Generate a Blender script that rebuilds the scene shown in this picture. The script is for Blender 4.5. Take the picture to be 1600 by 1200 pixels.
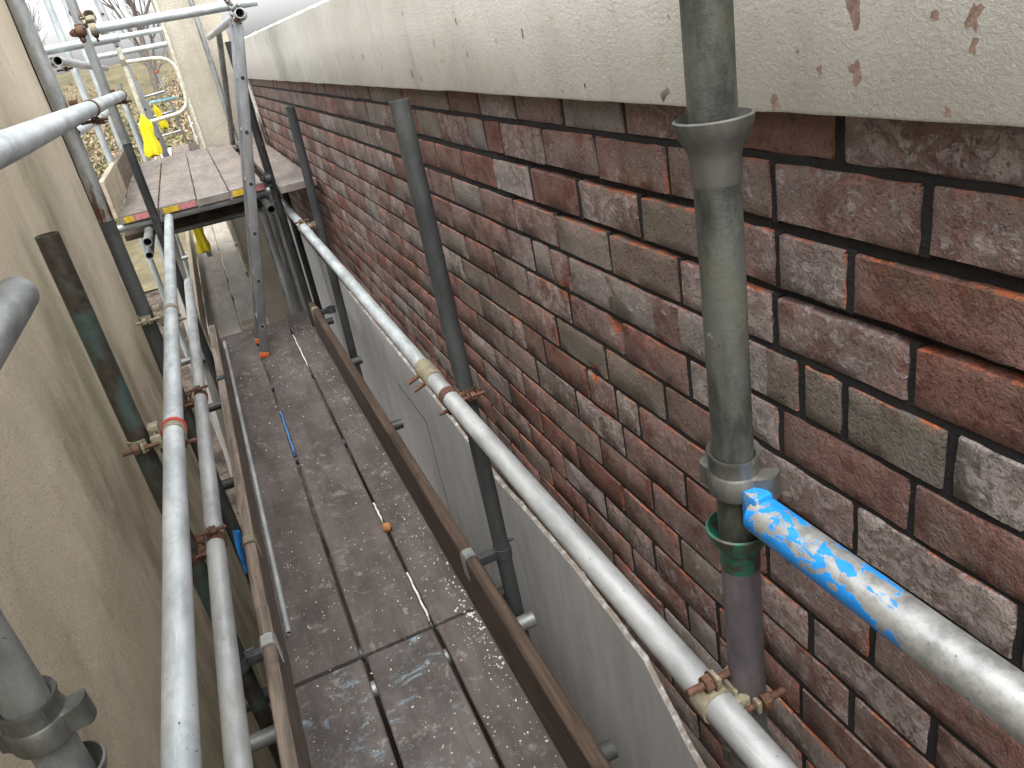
import bpy, bmesh, math, random
from mathutils import Vector, Matrix, noise as mnoise
random.seed(7)
R = math.radians
for o in list(bpy.data.objects):
    bpy.data.objects.remove(o, do_unlink=True)
sc = bpy.context.scene
C = sc.collection

# ------------------------------------------------------------------ camera
# camera frame rows: world X (towards brick wall), Y (along the scaffold), Z (up), in camera axes (right, down, forward)
RX = Vector((0.9071589, -0.31665852, 0.27711028))
RY = Vector((-0.38219347, -0.34454244, 0.85744892))
RZ = Vector((-0.17604226, -0.88375216, -0.43357956))
FPX = 1207.0
cam = bpy.data.cameras.new('camera')
cam.sensor_fit = 'HORIZONTAL'; cam.sensor_width = 36.0; cam.lens = FPX / 1600 * 36
cam.clip_start = 0.02; cam.clip_end = 2000
camo = bpy.data.objects.new('camera', cam); C.objects.link(camo)
camo.matrix_world = Matrix(((RX[0], -RX[1], -RX[2], 0), (RY[0], -RY[1], -RY[2], 0), (RZ[0], -RZ[1], -RZ[2], 0), (0, 0, 0, 1)))
sc.camera = camo

# ------------------------------------------------------------------ sky, sun, exposure (overcast)
SUN_EL, SUN_AZ = R(66), R(190)       # azimuth measured from +Y towards +X
w = bpy.data.worlds.new('World'); sc.world = w; w.use_nodes = True
wt = w.node_tree; wt.nodes.clear()
sky = wt.nodes.new('ShaderNodeTexSky'); sky.sky_type = 'NISHITA'; sky.sun_disc = False
sky.sun_elevation = SUN_EL; sky.sun_rotation = SUN_AZ; sky.dust_density = 4.0; sky.air_density = 1.0
hs = wt.nodes.new('ShaderNodeHueSaturation'); hs.inputs['Saturation'].default_value = 0.16
bg = wt.nodes.new('ShaderNodeBackground'); bg.inputs['Strength'].default_value = 0.15
wo = wt.nodes.new('ShaderNodeOutputWorld')
wt.links.new(sky.outputs[0], hs.inputs['Color']); wt.links.new(hs.outputs[0], bg.inputs['Color']); wt.links.new(bg.outputs[0], wo.inputs[0])
sd = bpy.data.lights.new('sun', 'SUN'); sd.energy = 0.7; sd.angle = R(40); sd.color = (1.0, 0.97, 0.92)
so = bpy.data.objects.new('sun', sd); C.objects.link(so)
sdir = Vector((math.sin(SUN_AZ) * math.cos(SUN_EL), math.cos(SUN_AZ) * math.cos(SUN_EL), math.sin(SUN_EL)))
so.rotation_euler = (-sdir).to_track_quat('-Z', 'Y').to_euler(); so.location = sdir * 30
vs = sc.view_settings
vs.view_transform = 'Standard'; vs.look = 'None'; vs.gamma = 1.0; vs.exposure = 1.7; vs.use_curve_mapping = False

# ------------------------------------------------------------------ pixel helper (a pixel gives a direction; the plane gives the distance)
def at(x, y, X=None, Y=None, Z=None):
    c = Vector((x - 800, y - 600, FPX)); d = Vector((RX.dot(c), RY.dot(c), RZ.dot(c)))
    k = X / d[0] if X is not None else (Y / d[1] if Y is not None else Z / d[2])
    return d * k

# ------------------------------------------------------------------ node helper
class NT:
    def __init__(s, name):
        s.m = bpy.data.materials.new(name); s.m.use_nodes = True
        s.t = s.m.node_tree; s.b = s.t.nodes['Principled BSDF']
    def n(s, typ, **kw):
        nd = s.t.nodes.new(typ)
        for k, v in kw.items(): setattr(nd, k, v)
        return nd
    def put(s, sock, v):
        if hasattr(v, 'is_linked') or isinstance(v, bpy.types.NodeSocket): s.t.links.new(v, sock)
        elif isinstance(v, (tuple, list)) and len(v) == 3 and sock.type == 'RGBA': sock.default_value = (*v, 1)
        else: sock.default_value = v
    def obj(s): return s.n('ShaderNodeTexCoord').outputs['Object']
    def pos(s): return s.n('ShaderNodeNewGeometry').outputs['Position']
    def rnd(s): return s.n('ShaderNodeObjectInfo').outputs['Random']
    def attr(s, name): return s.n('ShaderNodeAttribute', attribute_name=name)
    def scl(s, v, sc_, off=None):
        m = s.n('ShaderNodeMapping'); s.put(m.inputs['Vector'], v); m.inputs['Scale'].default_value = sc_
        if off is not None: s.put(m.inputs['Location'], off)
        return m.outputs[0]
    def noise(s, v, scale, detail=5, rough=0.6, dist=0.0):
        n = s.n('ShaderNodeTexNoise'); s.put(n.inputs['Vector'], v)
        n.inputs['Scale'].default_value = scale; n.inputs['Detail'].default_value = detail
        n.inputs['Roughness'].default_value = rough; n.inputs['Distortion'].default_value = dist
        return n.outputs['Fac']
    def voro(s, v, scale, feat='F1', out='Distance', rand=1.0):
        n = s.n('ShaderNodeTexVoronoi', feature=feat); s.put(n.inputs['Vector'], v); n.inputs['Scale'].default_value = scale
        n.inputs['Randomness'].default_value = rand
        return n.outputs[out]
    def step(s, v, a, b, lo=0.0, hi=1.0):
        n = s.n('ShaderNodeMapRange', interpolation_type='SMOOTHSTEP'); s.put(n.inputs['Value'], v)
        s.put(n.inputs['From Min'], a); s.put(n.inputs['From Max'], b)
        n.inputs['To Min'].default_value = lo; n.inputs['To Max'].default_value = hi
        return n.outputs[0]
    def math(s, op, a, b=0.0, clamp=False):
        n = s.n('ShaderNodeMath', operation=op, use_clamp=clamp); s.put(n.inputs[0], a); s.put(n.inputs[1], b)
        return n.outputs[0]
    def mix(s, f, a, b):
        n = s.n('ShaderNodeMix', data_type='RGBA'); s.put(n.inputs[0], f); s.put(n.inputs[6], a); s.put(n.inputs[7], b)
        return n.outputs[2]
    def ramp(s, f, stops):
        n = s.n('ShaderNodeValToRGB'); s.put(n.inputs[0], f); cr = n.color_ramp
        while len(cr.elements) < len(stops): cr.elements.new(0.5)
        for e, (p, c) in zip(cr.elements, stops): e.position = p; e.color = (*c, 1)
        return n.outputs[0]
    def sep(s, v):
        n = s.n('ShaderNodeSeparateXYZ'); s.put(n.inputs[0], v); return n.outputs
    def vadd(s, a, b):
        n = s.n('ShaderNodeVectorMath', operation='ADD'); s.put(n.inputs[0], a); s.put(n.inputs[1], b); return n.outputs[0]
    def comb(s, x, y, z):
        n = s.n('ShaderNodeCombineXYZ'); s.put(n.inputs[0], x); s.put(n.inputs[1], y); s.put(n.inputs[2], z); return n.outputs[0]
    def bump(s, h, strength=0.5, dist=0.005, nrm=None):
        n = s.n('ShaderNodeBump'); s.put(n.inputs['Height'], h); n.inputs['Strength'].default_value = strength
        n.inputs['Distance'].default_value = dist
        if nrm is not None: s.put(n.inputs['Normal'], nrm)
        return n.outputs[0]
    def out(s, col=None, rough=None, metal=None, nrm=None, spec=None):
        if col is not None: s.put(s.b.inputs['Base Color'], col)
        if rough is not None: s.put(s.b.inputs['Roughness'], rough)
        if metal is not None: s.put(s.b.inputs['Metallic'], metal)
        if nrm is not None: s.put(s.b.inputs['Normal'], nrm)
        if spec is not None: s.put(s.b.inputs['Specular IOR Level'], spec)
        return s.m

def mat_brick():
    t = NT('old_brick'); a = t.attr('bc'); e = t.attr('edge').outputs['Fac']
    s = t.sep(a.outputs['Vector'])
    p = t.vadd(t.pos(), t.comb(s[2], s[2], s[2]))
    base = t.ramp(s[0], [(0.0, (0.165, 0.078, 0.062)), (0.38, (0.200, 0.115, 0.093)), (0.62, (0.178, 0.112, 0.100)), (0.80, (0.158, 0.122, 0.096)), (0.93, (0.138, 0.120, 0.097)), (1.0, (0.21, 0.185, 0.168))])
    red = t.math('MULTIPLY', t.step(t.noise(p, 26, 4, 0.6, 0.5), 0.50, 0.58), t.step(s[0], 0.85, 0.6))
    col = t.mix(t.math('MULTIPLY', red, 0.7), base, (0.105, 0.034, 0.026))
    brown = t.step(t.noise(p, 10, 3, 0.6), 0.48, 0.62)
    col = t.mix(t.math('MULTIPLY', brown, 0.5), col, (0.125, 0.098, 0.076))
    bl = t.noise(t.scl(p, (1, 1, 1.25)), 46, 6, 0.72, 0.5)
    bg_ = t.math('ADD', t.math('MULTIPLY', t.noise(p, 11, 3, 0.6, 0.4), 0.55), t.math('MULTIPLY', t.noise(t.scl(t.pos(), (1, 1, 0.55)), 5.5, 4, 0.65, 0.4), 0.45))
    th = t.math('SUBTRACT', t.math('SUBTRACT', 0.80, t.math('MULTIPLY', s[1], 0.24)), t.math('MULTIPLY', bg_, 0.28))
    bloom = t.step(bl, th, t.math('ADD', th, 0.12))
    col = t.mix(t.math('MULTIPLY', bloom, 0.60), col, (0.43, 0.375, 0.355))
    haze = t.step(bg_, 0.40, 0.58)
    col = t.mix(t.math('MULTIPLY', t.math('MULTIPLY', haze, s[1]), 0.60), col, (0.33, 0.272, 0.252))
    pit = t.step(t.noise(p, 150, 2, 0.6), 0.33, 0.41, 1.0, 0.0)
    col = t.mix(t.math('MULTIPLY', pit, 0.5), col, (0.030, 0.018, 0.015))
    ed = t.math('MULTIPLY', e, t.step(t.noise(t.pos(), 30, 4, 0.7), 0.44, 0.58))
    col = t.mix(ed, col, (0.46, 0.125, 0.050))
    h = t.math('ADD', t.noise(p, 75, 5, 0.72, 0.4), t.math('MULTIPLY', t.noise(p, 240, 2, 0.6), 0.5))
    h = t.math('ADD', h, t.math('MULTIPLY', bloom, 0.25))
    return t.out(col, t.step(bl, 0.3, 0.8, 0.55, 0.9), 0.0, t.bump(h, 1.0, 0.007), 0.25)

def mat_simple(name, col, rough=0.7, metal=0.0, var=0.35, scale=30, bump=0.2, bd=0.002, dark=None):
    t = NT(name); p = t.obj()
    f = t.noise(p, scale, 6, 0.65)
    d = dark if dark else tuple(c * (1 - var) for c in col)
    return t.out(t.mix(t.step(f, 0.35, 0.65), d, col), t.step(f, 0.2, 0.8, rough + 0.12, rough - 0.08), metal, t.bump(t.noise(p, scale * 6, 4), bump, bd))

def mat_mortar():
    t = NT('black_mortar'); p = t.pos()
    f = t.noise(p, 40, 6, 0.7)
    return t.out(t.ramp(f, [(0.3, (0.008, 0.0075, 0.0075)), (0.62, (0.013, 0.0125, 0.012)), (0.82, (0.05, 0.044, 0.038))]), 0.95, 0, t.bump(t.noise(p, 150, 5), 0.9, 0.006))

def mat_band():
    t = NT('cream_stucco'); p = t.pos()
    big = t.noise(p, 2.2, 4, 0.6)
    col = t.mix(t.step(big, 0.35, 0.68), (0.66, 0.64, 0.575), (0.76, 0.74, 0.68))
    st = t.noise(t.scl(p, (1, 5, 0.9)), 2.6, 5, 0.65)
    col = t.mix(t.math('MULTIPLY', t.step(st, 0.50, 0.80), 0.45), col, (0.46, 0.45, 0.41))
    fine = t.noise(p, 24, 6, 0.65)
    col = t.mix(t.math('MULTIPLY', t.step(fine, 0.5, 0.75), 0.35), col, (0.47, 0.42, 0.33))
    pits = t.math('MULTIPLY', t.step(t.noise(t.scl(p, (1, 1, 0.62)), 21, 3, 0.5, 0.3), 0.715, 0.735), t.step(t.noise(p, 3.1, 2), 0.47, 0.53))
    pits2 = t.step(t.noise(t.scl(p, (1, 1, 0.5)), 62, 2, 0.5), 0.765, 0.785)
    pm = t.math('MAXIMUM', pits, pits2)
    col = t.mix(pm, col, (0.20, 0.115, 0.085))
    h = t.math('MULTIPLY', t.noise(t.scl(p, (1, 1, 1.5)), 120, 6, 0.74, 0.35), t.step(t.noise(p, 7, 3, 0.6), 0.3, 0.7, 0.8, 1.3))
    h = t.math('ADD', h, t.math('MULTIPLY', t.noise(p, 210, 3, 0.6, 1.0), 0.35))
    h = t.math('SUBTRACT', h, t.math('MULTIPLY', pm, 0.6))
    return t.out(col, 0.9, 0, t.bump(h, 0.8, 0.006), 0.2)

def mat_tan():
    t = NT('tan_render'); p = t.pos()
    col = t.mix(t.step(t.noise(p, 1.1, 5, 0.6), 0.38, 0.64), (0.56, 0.475, 0.355), (0.68, 0.585, 0.45))
    v = t.scl(p, (0.95, 0.95, 0.40))
    st = t.noise(v, 2.4, 6, 0.62, 0.4)
    col = t.mix(t.math('MULTIPLY', t.step(st, 0.46, 0.72), 0.45), col, (0.36, 0.31, 0.21))
    al = t.math('MULTIPLY', t.step(t.noise(v, 3.0, 6, 0.68, 0.3), 0.40, 0.66), t.step(t.math('SUBTRACT', t.noise(p, 1.4, 3), t.math('MULTIPLY', t.sep(p)[2], 0.16)), 0.50, 0.72))
    col = t.mix(t.math('MULTIPLY', al, 0.68), col, (0.20, 0.19, 0.11))
    pk = t.step(t.noise(p, 4.5, 4, 0.6), 0.58, 0.72)
    col = t.mix(t.math('MULTIPLY', pk, 0.35), col, (0.44, 0.34, 0.29))
    sp = t.step(t.noise(p, 120, 4, 0.7), 0.52, 0.70)
    col = t.mix(t.math('MULTIPLY', sp, 0.40), col, (0.21, 0.175, 0.12))
    h = t.math('ADD', t.math('MULTIPLY', t.noise(p, 9, 4, 0.55), 1.2), t.math('MULTIPLY', t.noise(p, 160, 5, 0.7), 0.5))
    return t.out(col, 0.92, 0, t.bump(h, 0.8, 0.008), 0.2)

def mat_grey_render():
    t = NT('grey_cement_render'); p = t.pos()
    s1 = t.noise(t.scl(p, (1, 3, 0.9)), 2.6, 6, 0.65, 0.3)
    col = t.mix(t.step(s1, 0.35, 0.68), (0.50, 0.495, 0.485), (0.60, 0.595, 0.58))
    s2 = t.noise(t.scl(p, (1, 6, 1.2)), 3.5, 5, 0.6)
    col = t.mix(t.math('MULTIPLY', t.step(s2, 0.52, 0.75), 0.3), col, (0.28, 0.275, 0.265))
    edge = t.math('MULTIPLY', t.attr('edge').outputs['Fac'], t.step(t.noise(p, 30, 4), 0.3, 0.55))
    col = t.mix(edge, col, (0.25, 0.22, 0.185))
    return t.out(col, 0.85, 0, t.bump(t.math('ADD', t.noise(p, 130, 5, 0.7), t.noise(p, 12, 3)), 0.3, 0.004), 0.25)

def mat_pebble():
    t = NT('pebbledash'); p = t.pos()
    v = t.voro(p, 130, 'F1', 'Distance'); f = t.noise(p, 3, 5, 0.65)
    col = t.mix(t.step(f, 0.35, 0.7), (0.50, 0.465, 0.39), (0.40, 0.37, 0.30))
    col = t.mix(t.math('MULTIPLY', t.step(v, 0.35, 0.7), 0.5), col, (0.24, 0.21, 0.16))
    col = t.mix(t.math('MULTIPLY', t.step(t.noise(t.scl(p, (4, 4, 0.6)), 1.6, 5), 0.5, 0.72), 0.5), col, (0.26, 0.25, 0.17))
    return t.out(col, 0.95, 0, t.bump(t.math('SUBTRACT', 1.0, v), 0.7, 0.006), 0.2)

def mat_galv(name, light, dark, rough=0.36, metal=0.75, grime=0.45, grimecol=(0.10, 0.10, 0.095), bumpy=0.12):
    t = NT(name); o = t.obj(); r = t.rnd(); p = t.vadd(o, t.comb(t.math('MULTIPLY', r, 37.0), t.math('MULTIPLY', r, 11.0), t.math('MULTIPLY', r, 53.0)))
    f = t.noise(t.scl(p, (1, 1, 0.35)), 16, 6, 0.65)
    col = t.mix(t.step(f, 0.36, 0.64), dark, light)
    sp = t.noise(p, 70, 5, 0.68)
    g = t.math('MULTIPLY', t.step(t.noise(t.scl(p, (1, 1, 0.5)), 9, 7, 0.72, 0.6), 0.50, 0.72), grime)
    col = t.mix(g, col, grimecol)
    dots = t.step(t.noise(p, 120, 2, 0.5), 0.70, 0.76)
    col = t.mix(t.math('MULTIPLY', dots, 0.75), col, (0.045, 0.042, 0.04))
    scr = t.step(t.noise(t.scl(p, (9, 9, 0.5)), 22, 3, 0.6), 0.66, 0.72)
    col = t.mix(t.math('MULTIPLY', scr, 0.35), col, tuple(min(0.8, c * 1.6) for c in light))
    spl = t.step(t.noise(t.scl(p, (1, 1, 0.8)), 31, 5, 0.6, 0.6), 0.69, 0.73)
    col = t.mix(t.math('MULTIPLY', spl, 0.6), col, (0.42, 0.40, 0.36))
    ro = t.math('ADD', t.step(sp, 0.3, 0.7, rough - 0.07, rough + 0.10), t.math('MULTIPLY', g, 0.35))
    me = t.math('SUBTRACT', metal, t.math('MULTIPLY', g, metal * 0.7))
    return t.out(col, ro, me, t.bump(t.math('ADD', sp, t.math('MULTIPLY', t.noise(p, 260, 3), 0.5)), bumpy, 0.003))

def mat_worn_paint(name, paint, under, a, b, fade=None, rough=0.42, scale=34):
    # paint worn off a metal tube; fade=(z0,z1) along the tube where the paint runs out
    t = NT(name); o = t.obj(); s = t.sep(o)
    f = t.noise(t.scl(o, (1, 1, 0.6)), scale, 5, 0.6, 0.7)
    if fade:
        f = t.math('SUBTRACT', f, t.step(s[2], fade[0], fade[1], 0.0, 0.6))
    if fade: f = t.math('SUBTRACT', f, t.step(s[1], -0.012, 0.022, -0.05, 0.09))
    m = t.step(f, a, b)
    und = t.mix(t.step(t.noise(o, 45, 6, 0.7), 0.4, 0.68), under, tuple(c * 0.62 for c in under))
    dots = t.step(t.noise(o, 130, 2, 0.5), 0.69, 0.75)
    und = t.mix(t.math('MULTIPLY', dots, 0.6), und, (0.06, 0.06, 0.06))
    pc = t.mix(t.step(t.noise(o, 60, 5), 0.35, 0.7), tuple(c * 0.8 for c in paint), paint)
    return t.out(t.mix(m, und, pc), t.step(t.noise(o, 50, 5), 0.3, 0.7, rough - 0.06, rough + 0.12), t.math('MULTIPLY', t.math('SUBTRACT', 1.0, m), 0.7), t.bump(t.math('ADD', m, t.noise(o, 200, 3)), 0.18, 0.002))

def mat_rust(name='rusty_steel', a=(0.060, 0.030, 0.019), b=(0.135, 0.066, 0.036)):
    t = NT(name); p = t.pos(); f = t.noise(p, 120, 6, 0.7)
    return t.out(t.mix(t.step(f, 0.35, 0.65), a, b), 0.7, 0.25, t.bump(t.noise(p, 400, 4), 0.6, 0.002))

def mat_board(name, c1, c2, paint=None, rough=0.64, speck=0.5):
    t = NT(name); o = t.obj(); r = t.rnd()
    p = t.vadd(o, t.comb(t.math('MULTIPLY', r, 23.0), t.math('MULTIPLY', r, 41.0), 0.0))
    f = t.noise(t.scl(p, (1, 0.35, 1)), 7, 7, 0.68, 0.3)
    col = t.mix(t.step(f, 0.34, 0.66), c1, c2)
    gr = t.noise(t.scl(p, (1, 0.04, 1)), 70, 4, 0.6)
    col = t.mix(t.math('MULTIPLY', t.step(gr, 0.45, 0.7), 0.3), col, tuple(c * 0.5 for c in c1))
    sm = t.math('MULTIPLY', t.step(t.noise(p, 13, 7, 0.75, 0.4), 0.55, 0.70), speck)
    col = t.mix(sm, col, (0.33, 0.29, 0.27))
    fs = t.step(t.noise(p, 150, 3, 0.6), 0.67, 0.74)
    col = t.mix(t.math('MULTIPLY', fs, 0.25), col, (0.42, 0.39, 0.37))
    if paint:
        y = t.sep(o)[1]
        pm = t.math('MULTIPLY', t.step(t.noise(t.scl(p, (1, 1.6, 1)), 11, 8, 0.76, 0.5), 0.53, 0.67), t.step(y, paint[1], paint[2]))
        pm = t.math('MULTIPLY', pm, t.step(t.noise(p, 90, 4, 0.6), 0.30, 0.5))
        col = t.mix(t.math('MULTIPLY', pm, 0.85), col, paint[0])
    h = t.math('ADD', t.noise(p, 90, 6, 0.7), t.math('MULTIPLY', gr, 0.4))
    return t.out(col, t.step(t.noise(p, 17, 6, 0.7), 0.32, 0.68, rough - 0.16, rough + 0.18), 0, t.bump(h, 0.45, 0.004), 0.36)

def mat_wood(name, c1, c2, axis=1, rough=0.72):
    t = NT(name); o = t.obj(); sc_ = [1, 1, 1]; sc_[axis] = 0.05
    g = t.noise(t.scl(o, sc_), 60, 6, 0.65, 0.5)
    col = t.mix(t.step(g, 0.35, 0.66), c1, c2)
    d = t.step(t.noise(o, 6, 6, 0.7), 0.5, 0.72)
    col = t.mix(t.math('MULTIPLY', d, 0.6), col, tuple(c * 0.4 for c in c1))
    return t.out(col, rough, 0, t.bump(g, 0.55, 0.004), 0.3)

MB = mat_brick(); MMORT = mat_mortar(); MBAND = mat_band(); MTAN = mat_tan(); MGREY = mat_grey_render(); MPEB = mat_pebble()
MG_NEW = mat_galv('galvanised_bright', (0.58, 0.62, 0.63), (0.38, 0.42, 0.43), 0.52, 0.58, 0.45)
MG_SILV = mat_galv('galvanised_silver', (0.54, 0.56, 0.56), (0.37, 0.385, 0.385), 0.52, 0.58, 0.48, (0.20, 0.185, 0.165))
MG_OLD = mat_galv('galvanised_weathered', (0.32, 0.33, 0.32), (0.17, 0.18, 0.175), 0.5, 0.55, 0.65, (0.085, 0.088, 0.068))
MG_STD = mat_galv('standard_mossy_galvanised', (0.105, 0.112, 0.100), (0.026, 0.029, 0.024), 0.52, 0.30, 0.75, (0.085, 0.085, 0.05), 0.3)
MG_RUSTY = mat_galv('standard_with_rust_streak', (0.32, 0.33, 0.32), (0.17, 0.18, 0.175), 0.5, 0.5, 0.65, (0.085, 0.088, 0.068))
def add_rust(m):
    t = NT.__new__(NT); t.m = m; t.t = m.node_tree; t.b = t.t.nodes['Principled BSDF']
    src = t.b.inputs['Base Color'].links[0].from_socket; o = t.obj(); z = t.sep(o)[2]
    k = t.math('MULTIPLY', t.step(z, 0.22, 0.02), t.step(t.noise(t.scl(o, (1, 1, 0.25)), 40, 4, 0.6), 0.46, 0.56))
    t.put(t.b.inputs['Base Color'], t.mix(k, src, (0.10, 0.040, 0.022)))
add_rust(MG_RUSTY)
MG_PURP = mat_galv('standard_purple_grey', (0.125, 0.105, 0.115), (0.07, 0.06, 0.068), 0.55, 0.3, 0.6, (0.12, 0.12, 0.11))
MG_DARK = mat_galv('dark_grey_tube', (0.075, 0.082, 0.082), (0.045, 0.050, 0.050), 0.5, 0.35, 0.5, (0.10, 0.095, 0.08))
MG_BLACK = mat_galv('black_tube', (0.035, 0.037, 0.038), (0.02, 0.021, 0.022), 0.5, 0.3, 0.4)
MG_GREEN = mat_worn_paint('dark_green_worn_tube', (0.040, 0.068, 0.060), (0.085, 0.070, 0.055), 0.42, 0.60, rough=0.5, scale=14)
MBLUE = mat_worn_paint('blue_paint_worn', (0.012, 0.235, 0.66), (0.47, 0.485, 0.475), 0.435, 0.46, (0.17, 0.36), scale=46)
MGREENP = mat_worn_paint('green_paint_worn', (0.008, 0.105, 0.060), (0.085, 0.08, 0.065), 0.42, 0.50, rough=0.5)
MRUST = mat_rust(); MBRASS = mat_rust('yellowed_zinc', (0.17, 0.145, 0.095), (0.30, 0.27, 0.19)); MCAST = mat_galv('cast_steel_cup', (0.15, 0.15, 0.135), (0.07, 0.073, 0.065), 0.42, 0.5, 0.6)
MDECK = mat_board('dark_deck_board', (0.052, 0.043, 0.039), (0.096, 0.081, 0.074))
MDECKP = mat_board('dark_deck_board_blue_paint', (0.052, 0.044, 0.041), (0.096, 0.083, 0.077), ((0.20, 0.27, 0.31), 0.7, 1.65))
MPLAT = mat_board('pale_platform_board', (0.150, 0.128, 0.113), (0.235, 0.202, 0.180), None, 0.55, 0.2)
MWALK = mat_board('light_walkway_board', (0.36, 0.33, 0.29), (0.52, 0.47, 0.40), None, 0.6, 0.3)
MTOE = mat_wood('dark_brown_toe_board', (0.038, 0.025, 0.018), (0.085, 0.058, 0.041))
MTOEL = mat_wood('weathered_toe_board', (0.11, 0.088, 0.070), (0.24, 0.195, 0.155))
MPINE = mat_wood('pale_pine', (0.40, 0.34, 0.25), (0.52, 0.45, 0.34))
MALU = mat_galv('ladder_aluminium', (0.33, 0.34, 0.35), (0.22, 0.23, 0.24), 0.38, 0.7, 0.3)
MBLK = mat_simple('flat_black', (0.012, 0.012, 0.012), 0.8)  # plain black, also the painted dark of rung ends and seam
MCREAM = mat_simple('cream_gate_paint', (0.60, 0.58, 0.47), 0.45)
MYEL = mat_simple('yellow_netting', (0.90, 0.74, 0.01), 0.6, 0, 0.25, 90, 0.5, 0.004)
MORANGE = mat_simple('orange_rubber', (0.55, 0.12, 0.03), 0.6)
MLBLUE = mat_simple('light_blue_paint', (0.25, 0.52, 0.62), 0.5)
MBPL = mat_simple('blue_plastic', (0.03, 0.20, 0.55), 0.4)
MWHT = mat_simple('white_plastic', (0.74, 0.73, 0.69), 0.5)
MREDT = mat_simple('red_tape', (0.50, 0.05, 0.04), 0.5)
MPYEL = mat_simple('yellow_band_paint', (0.62, 0.42, 0.03), 0.5); MPPNK = mat_simple('pink_band_paint', (0.55, 0.20, 0.22), 0.5); MPBLU = mat_simple('blue_band_paint', (0.16, 0.27, 0.42), 0.5); MPGRY = mat_simple('grey_band_steel', (0.34, 0.38, 0.40), 0.4, 0.5)
MPBRN = mat_simple('dark_board_end', (0.06, 0.05, 0.04), 0.6)
MCRUMB = mat_simple('mortar_crumb', (0.62, 0.58, 0.52), 0.8)
MTERRA = mat_simple('rust_orange_cap', (0.34, 0.15, 0.05), 0.55)

# ------------------------------------------------------------------ mesh helpers
def link(name, me, mat, parent=None):
    o = bpy.data.objects.new(name, me); C.objects.link(o)
    if mat is not None and len(me.materials) == 0: me.materials.append(mat)
    if parent is not None: o.parent = parent
    return o
def tag(o, label=None, cat=None, group=None, kind=None):
    if label: o['label'] = label
    if cat: o['category'] = cat
    if group: o['group'] = group
    if kind: o['kind'] = kind
    return o
def empty(name, loc=(0, 0, 0), label=None, cat=None, group=None):
    o = bpy.data.objects.new(name, None); C.objects.link(o); o.location = loc; o.empty_display_size = 0.05
    return tag(o, label, cat, group)
def from_bm(name, bm, smooth=True):
    me = bpy.data.meshes.new(name); bm.normal_update(); bm.to_mesh(me); bm.free()
    if smooth:
        for p in me.polygons: p.use_smooth = True
        try: me.set_sharp_from_angle(angle=R(38))
        except Exception: pass
    return me
def lathe(bm, prof, seg=28, M=None, close=False):
    rings = []
    for r, z in prof:
        rings.append([bm.verts.new((r * math.cos(2 * math.pi * k / seg), r * math.sin(2 * math.pi * k / seg), z)) for k in range(seg)])
    prs = list(zip(rings, rings[1:])) + ([(rings[-1], rings[0])] if close else [])
    for a, b in prs:
        for k in range(seg): bm.faces.new((a[k], a[(k + 1) % seg], b[(k + 1) % seg], b[k]))
    if M is not None:
        for rg in rings:
            for v in rg: v.co = M @ v.co
    return rings
def box(bm, x0, x1, y0, y1, z0, z1, M=None, bev=0.0):
    vs_ = [bm.verts.new((x, y, z)) for x in (x0, x1) for y in (y0, y1) for z in (z0, z1)]
    fs = [bm.faces.new([vs_[i] for i in q]) for q in ((0, 1, 3, 2), (4, 6, 7, 5), (0, 4, 5, 1), (2, 3, 7, 6), (0, 2, 6, 4), (1, 5, 7, 3))]
    if bev > 0:
        es = list({e for f in fs for e in f.edges})
        r = bmesh.ops.bevel(bm, geom=es, offset=bev, segments=2, affect='EDGES', profile=0.5)
        vs_ = list({v for f in r['faces'] for v in f.verts} | {v for v in vs_ if v.is_valid})
    if M is not None:
        for v in vs_:
            if v.is_valid: v.co = M @ v.co
    return vs_
def frame(p0, d, up=None):
    z = Vector(d).normalized(); u = Vector(up) if up is not None else (Vector((0, 0, 1)) if abs(z.z) < 0.9 else Vector((1, 0, 0)))
    x = u.cross(z).normalized(); y = z.cross(x)
    return Matrix(((x.x, y.x, z.x, p0[0]), (x.y, y.y, z.y, p0[1]), (x.z, y.z, z.z, p0[2]), (0, 0, 0, 1)))
def tube_mesh(L, r=0.02415, t=0.0034, seg=28, wob=0.0005, seed=0):
    bm = bmesh.new(); rng = random.Random(seed)
    n = max(2, min(24, int(L / 0.16)))
    prof = [(r - t, 0), (r, 0.0)] + [(r, L * k / n) for k in range(1, n)] + [(r, L), (r - t, L)]
    rings = lathe(bm, prof, seg, close=True)
    for k, rg in enumerate(rings[2:-2]):
        dx, dy = rng.uniform(-wob, wob), rng.uniform(-wob, wob)
        for v in rg: v.co.x += dx; v.co.y += dy
    bmesh.ops.recalc_face_normals(bm, faces=bm.faces)
    return from_bm('tube', bm)
TS = [0]
def tube(name, p0, p1, mat, label=None, cat='scaffold tube', group=None, parent=None, r=0.02415, t=0.0034, seg=28):
    p0, p1 = Vector(p0), Vector(p1); TS[0] += 1
    o = link(name, tube_mesh((p1 - p0).length, r, t, seg, seed=TS[0]), mat, parent)
    o.matrix_local = frame(p0, p1 - p0)
    if label: tag(o, label, cat, group)
    return o
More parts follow.
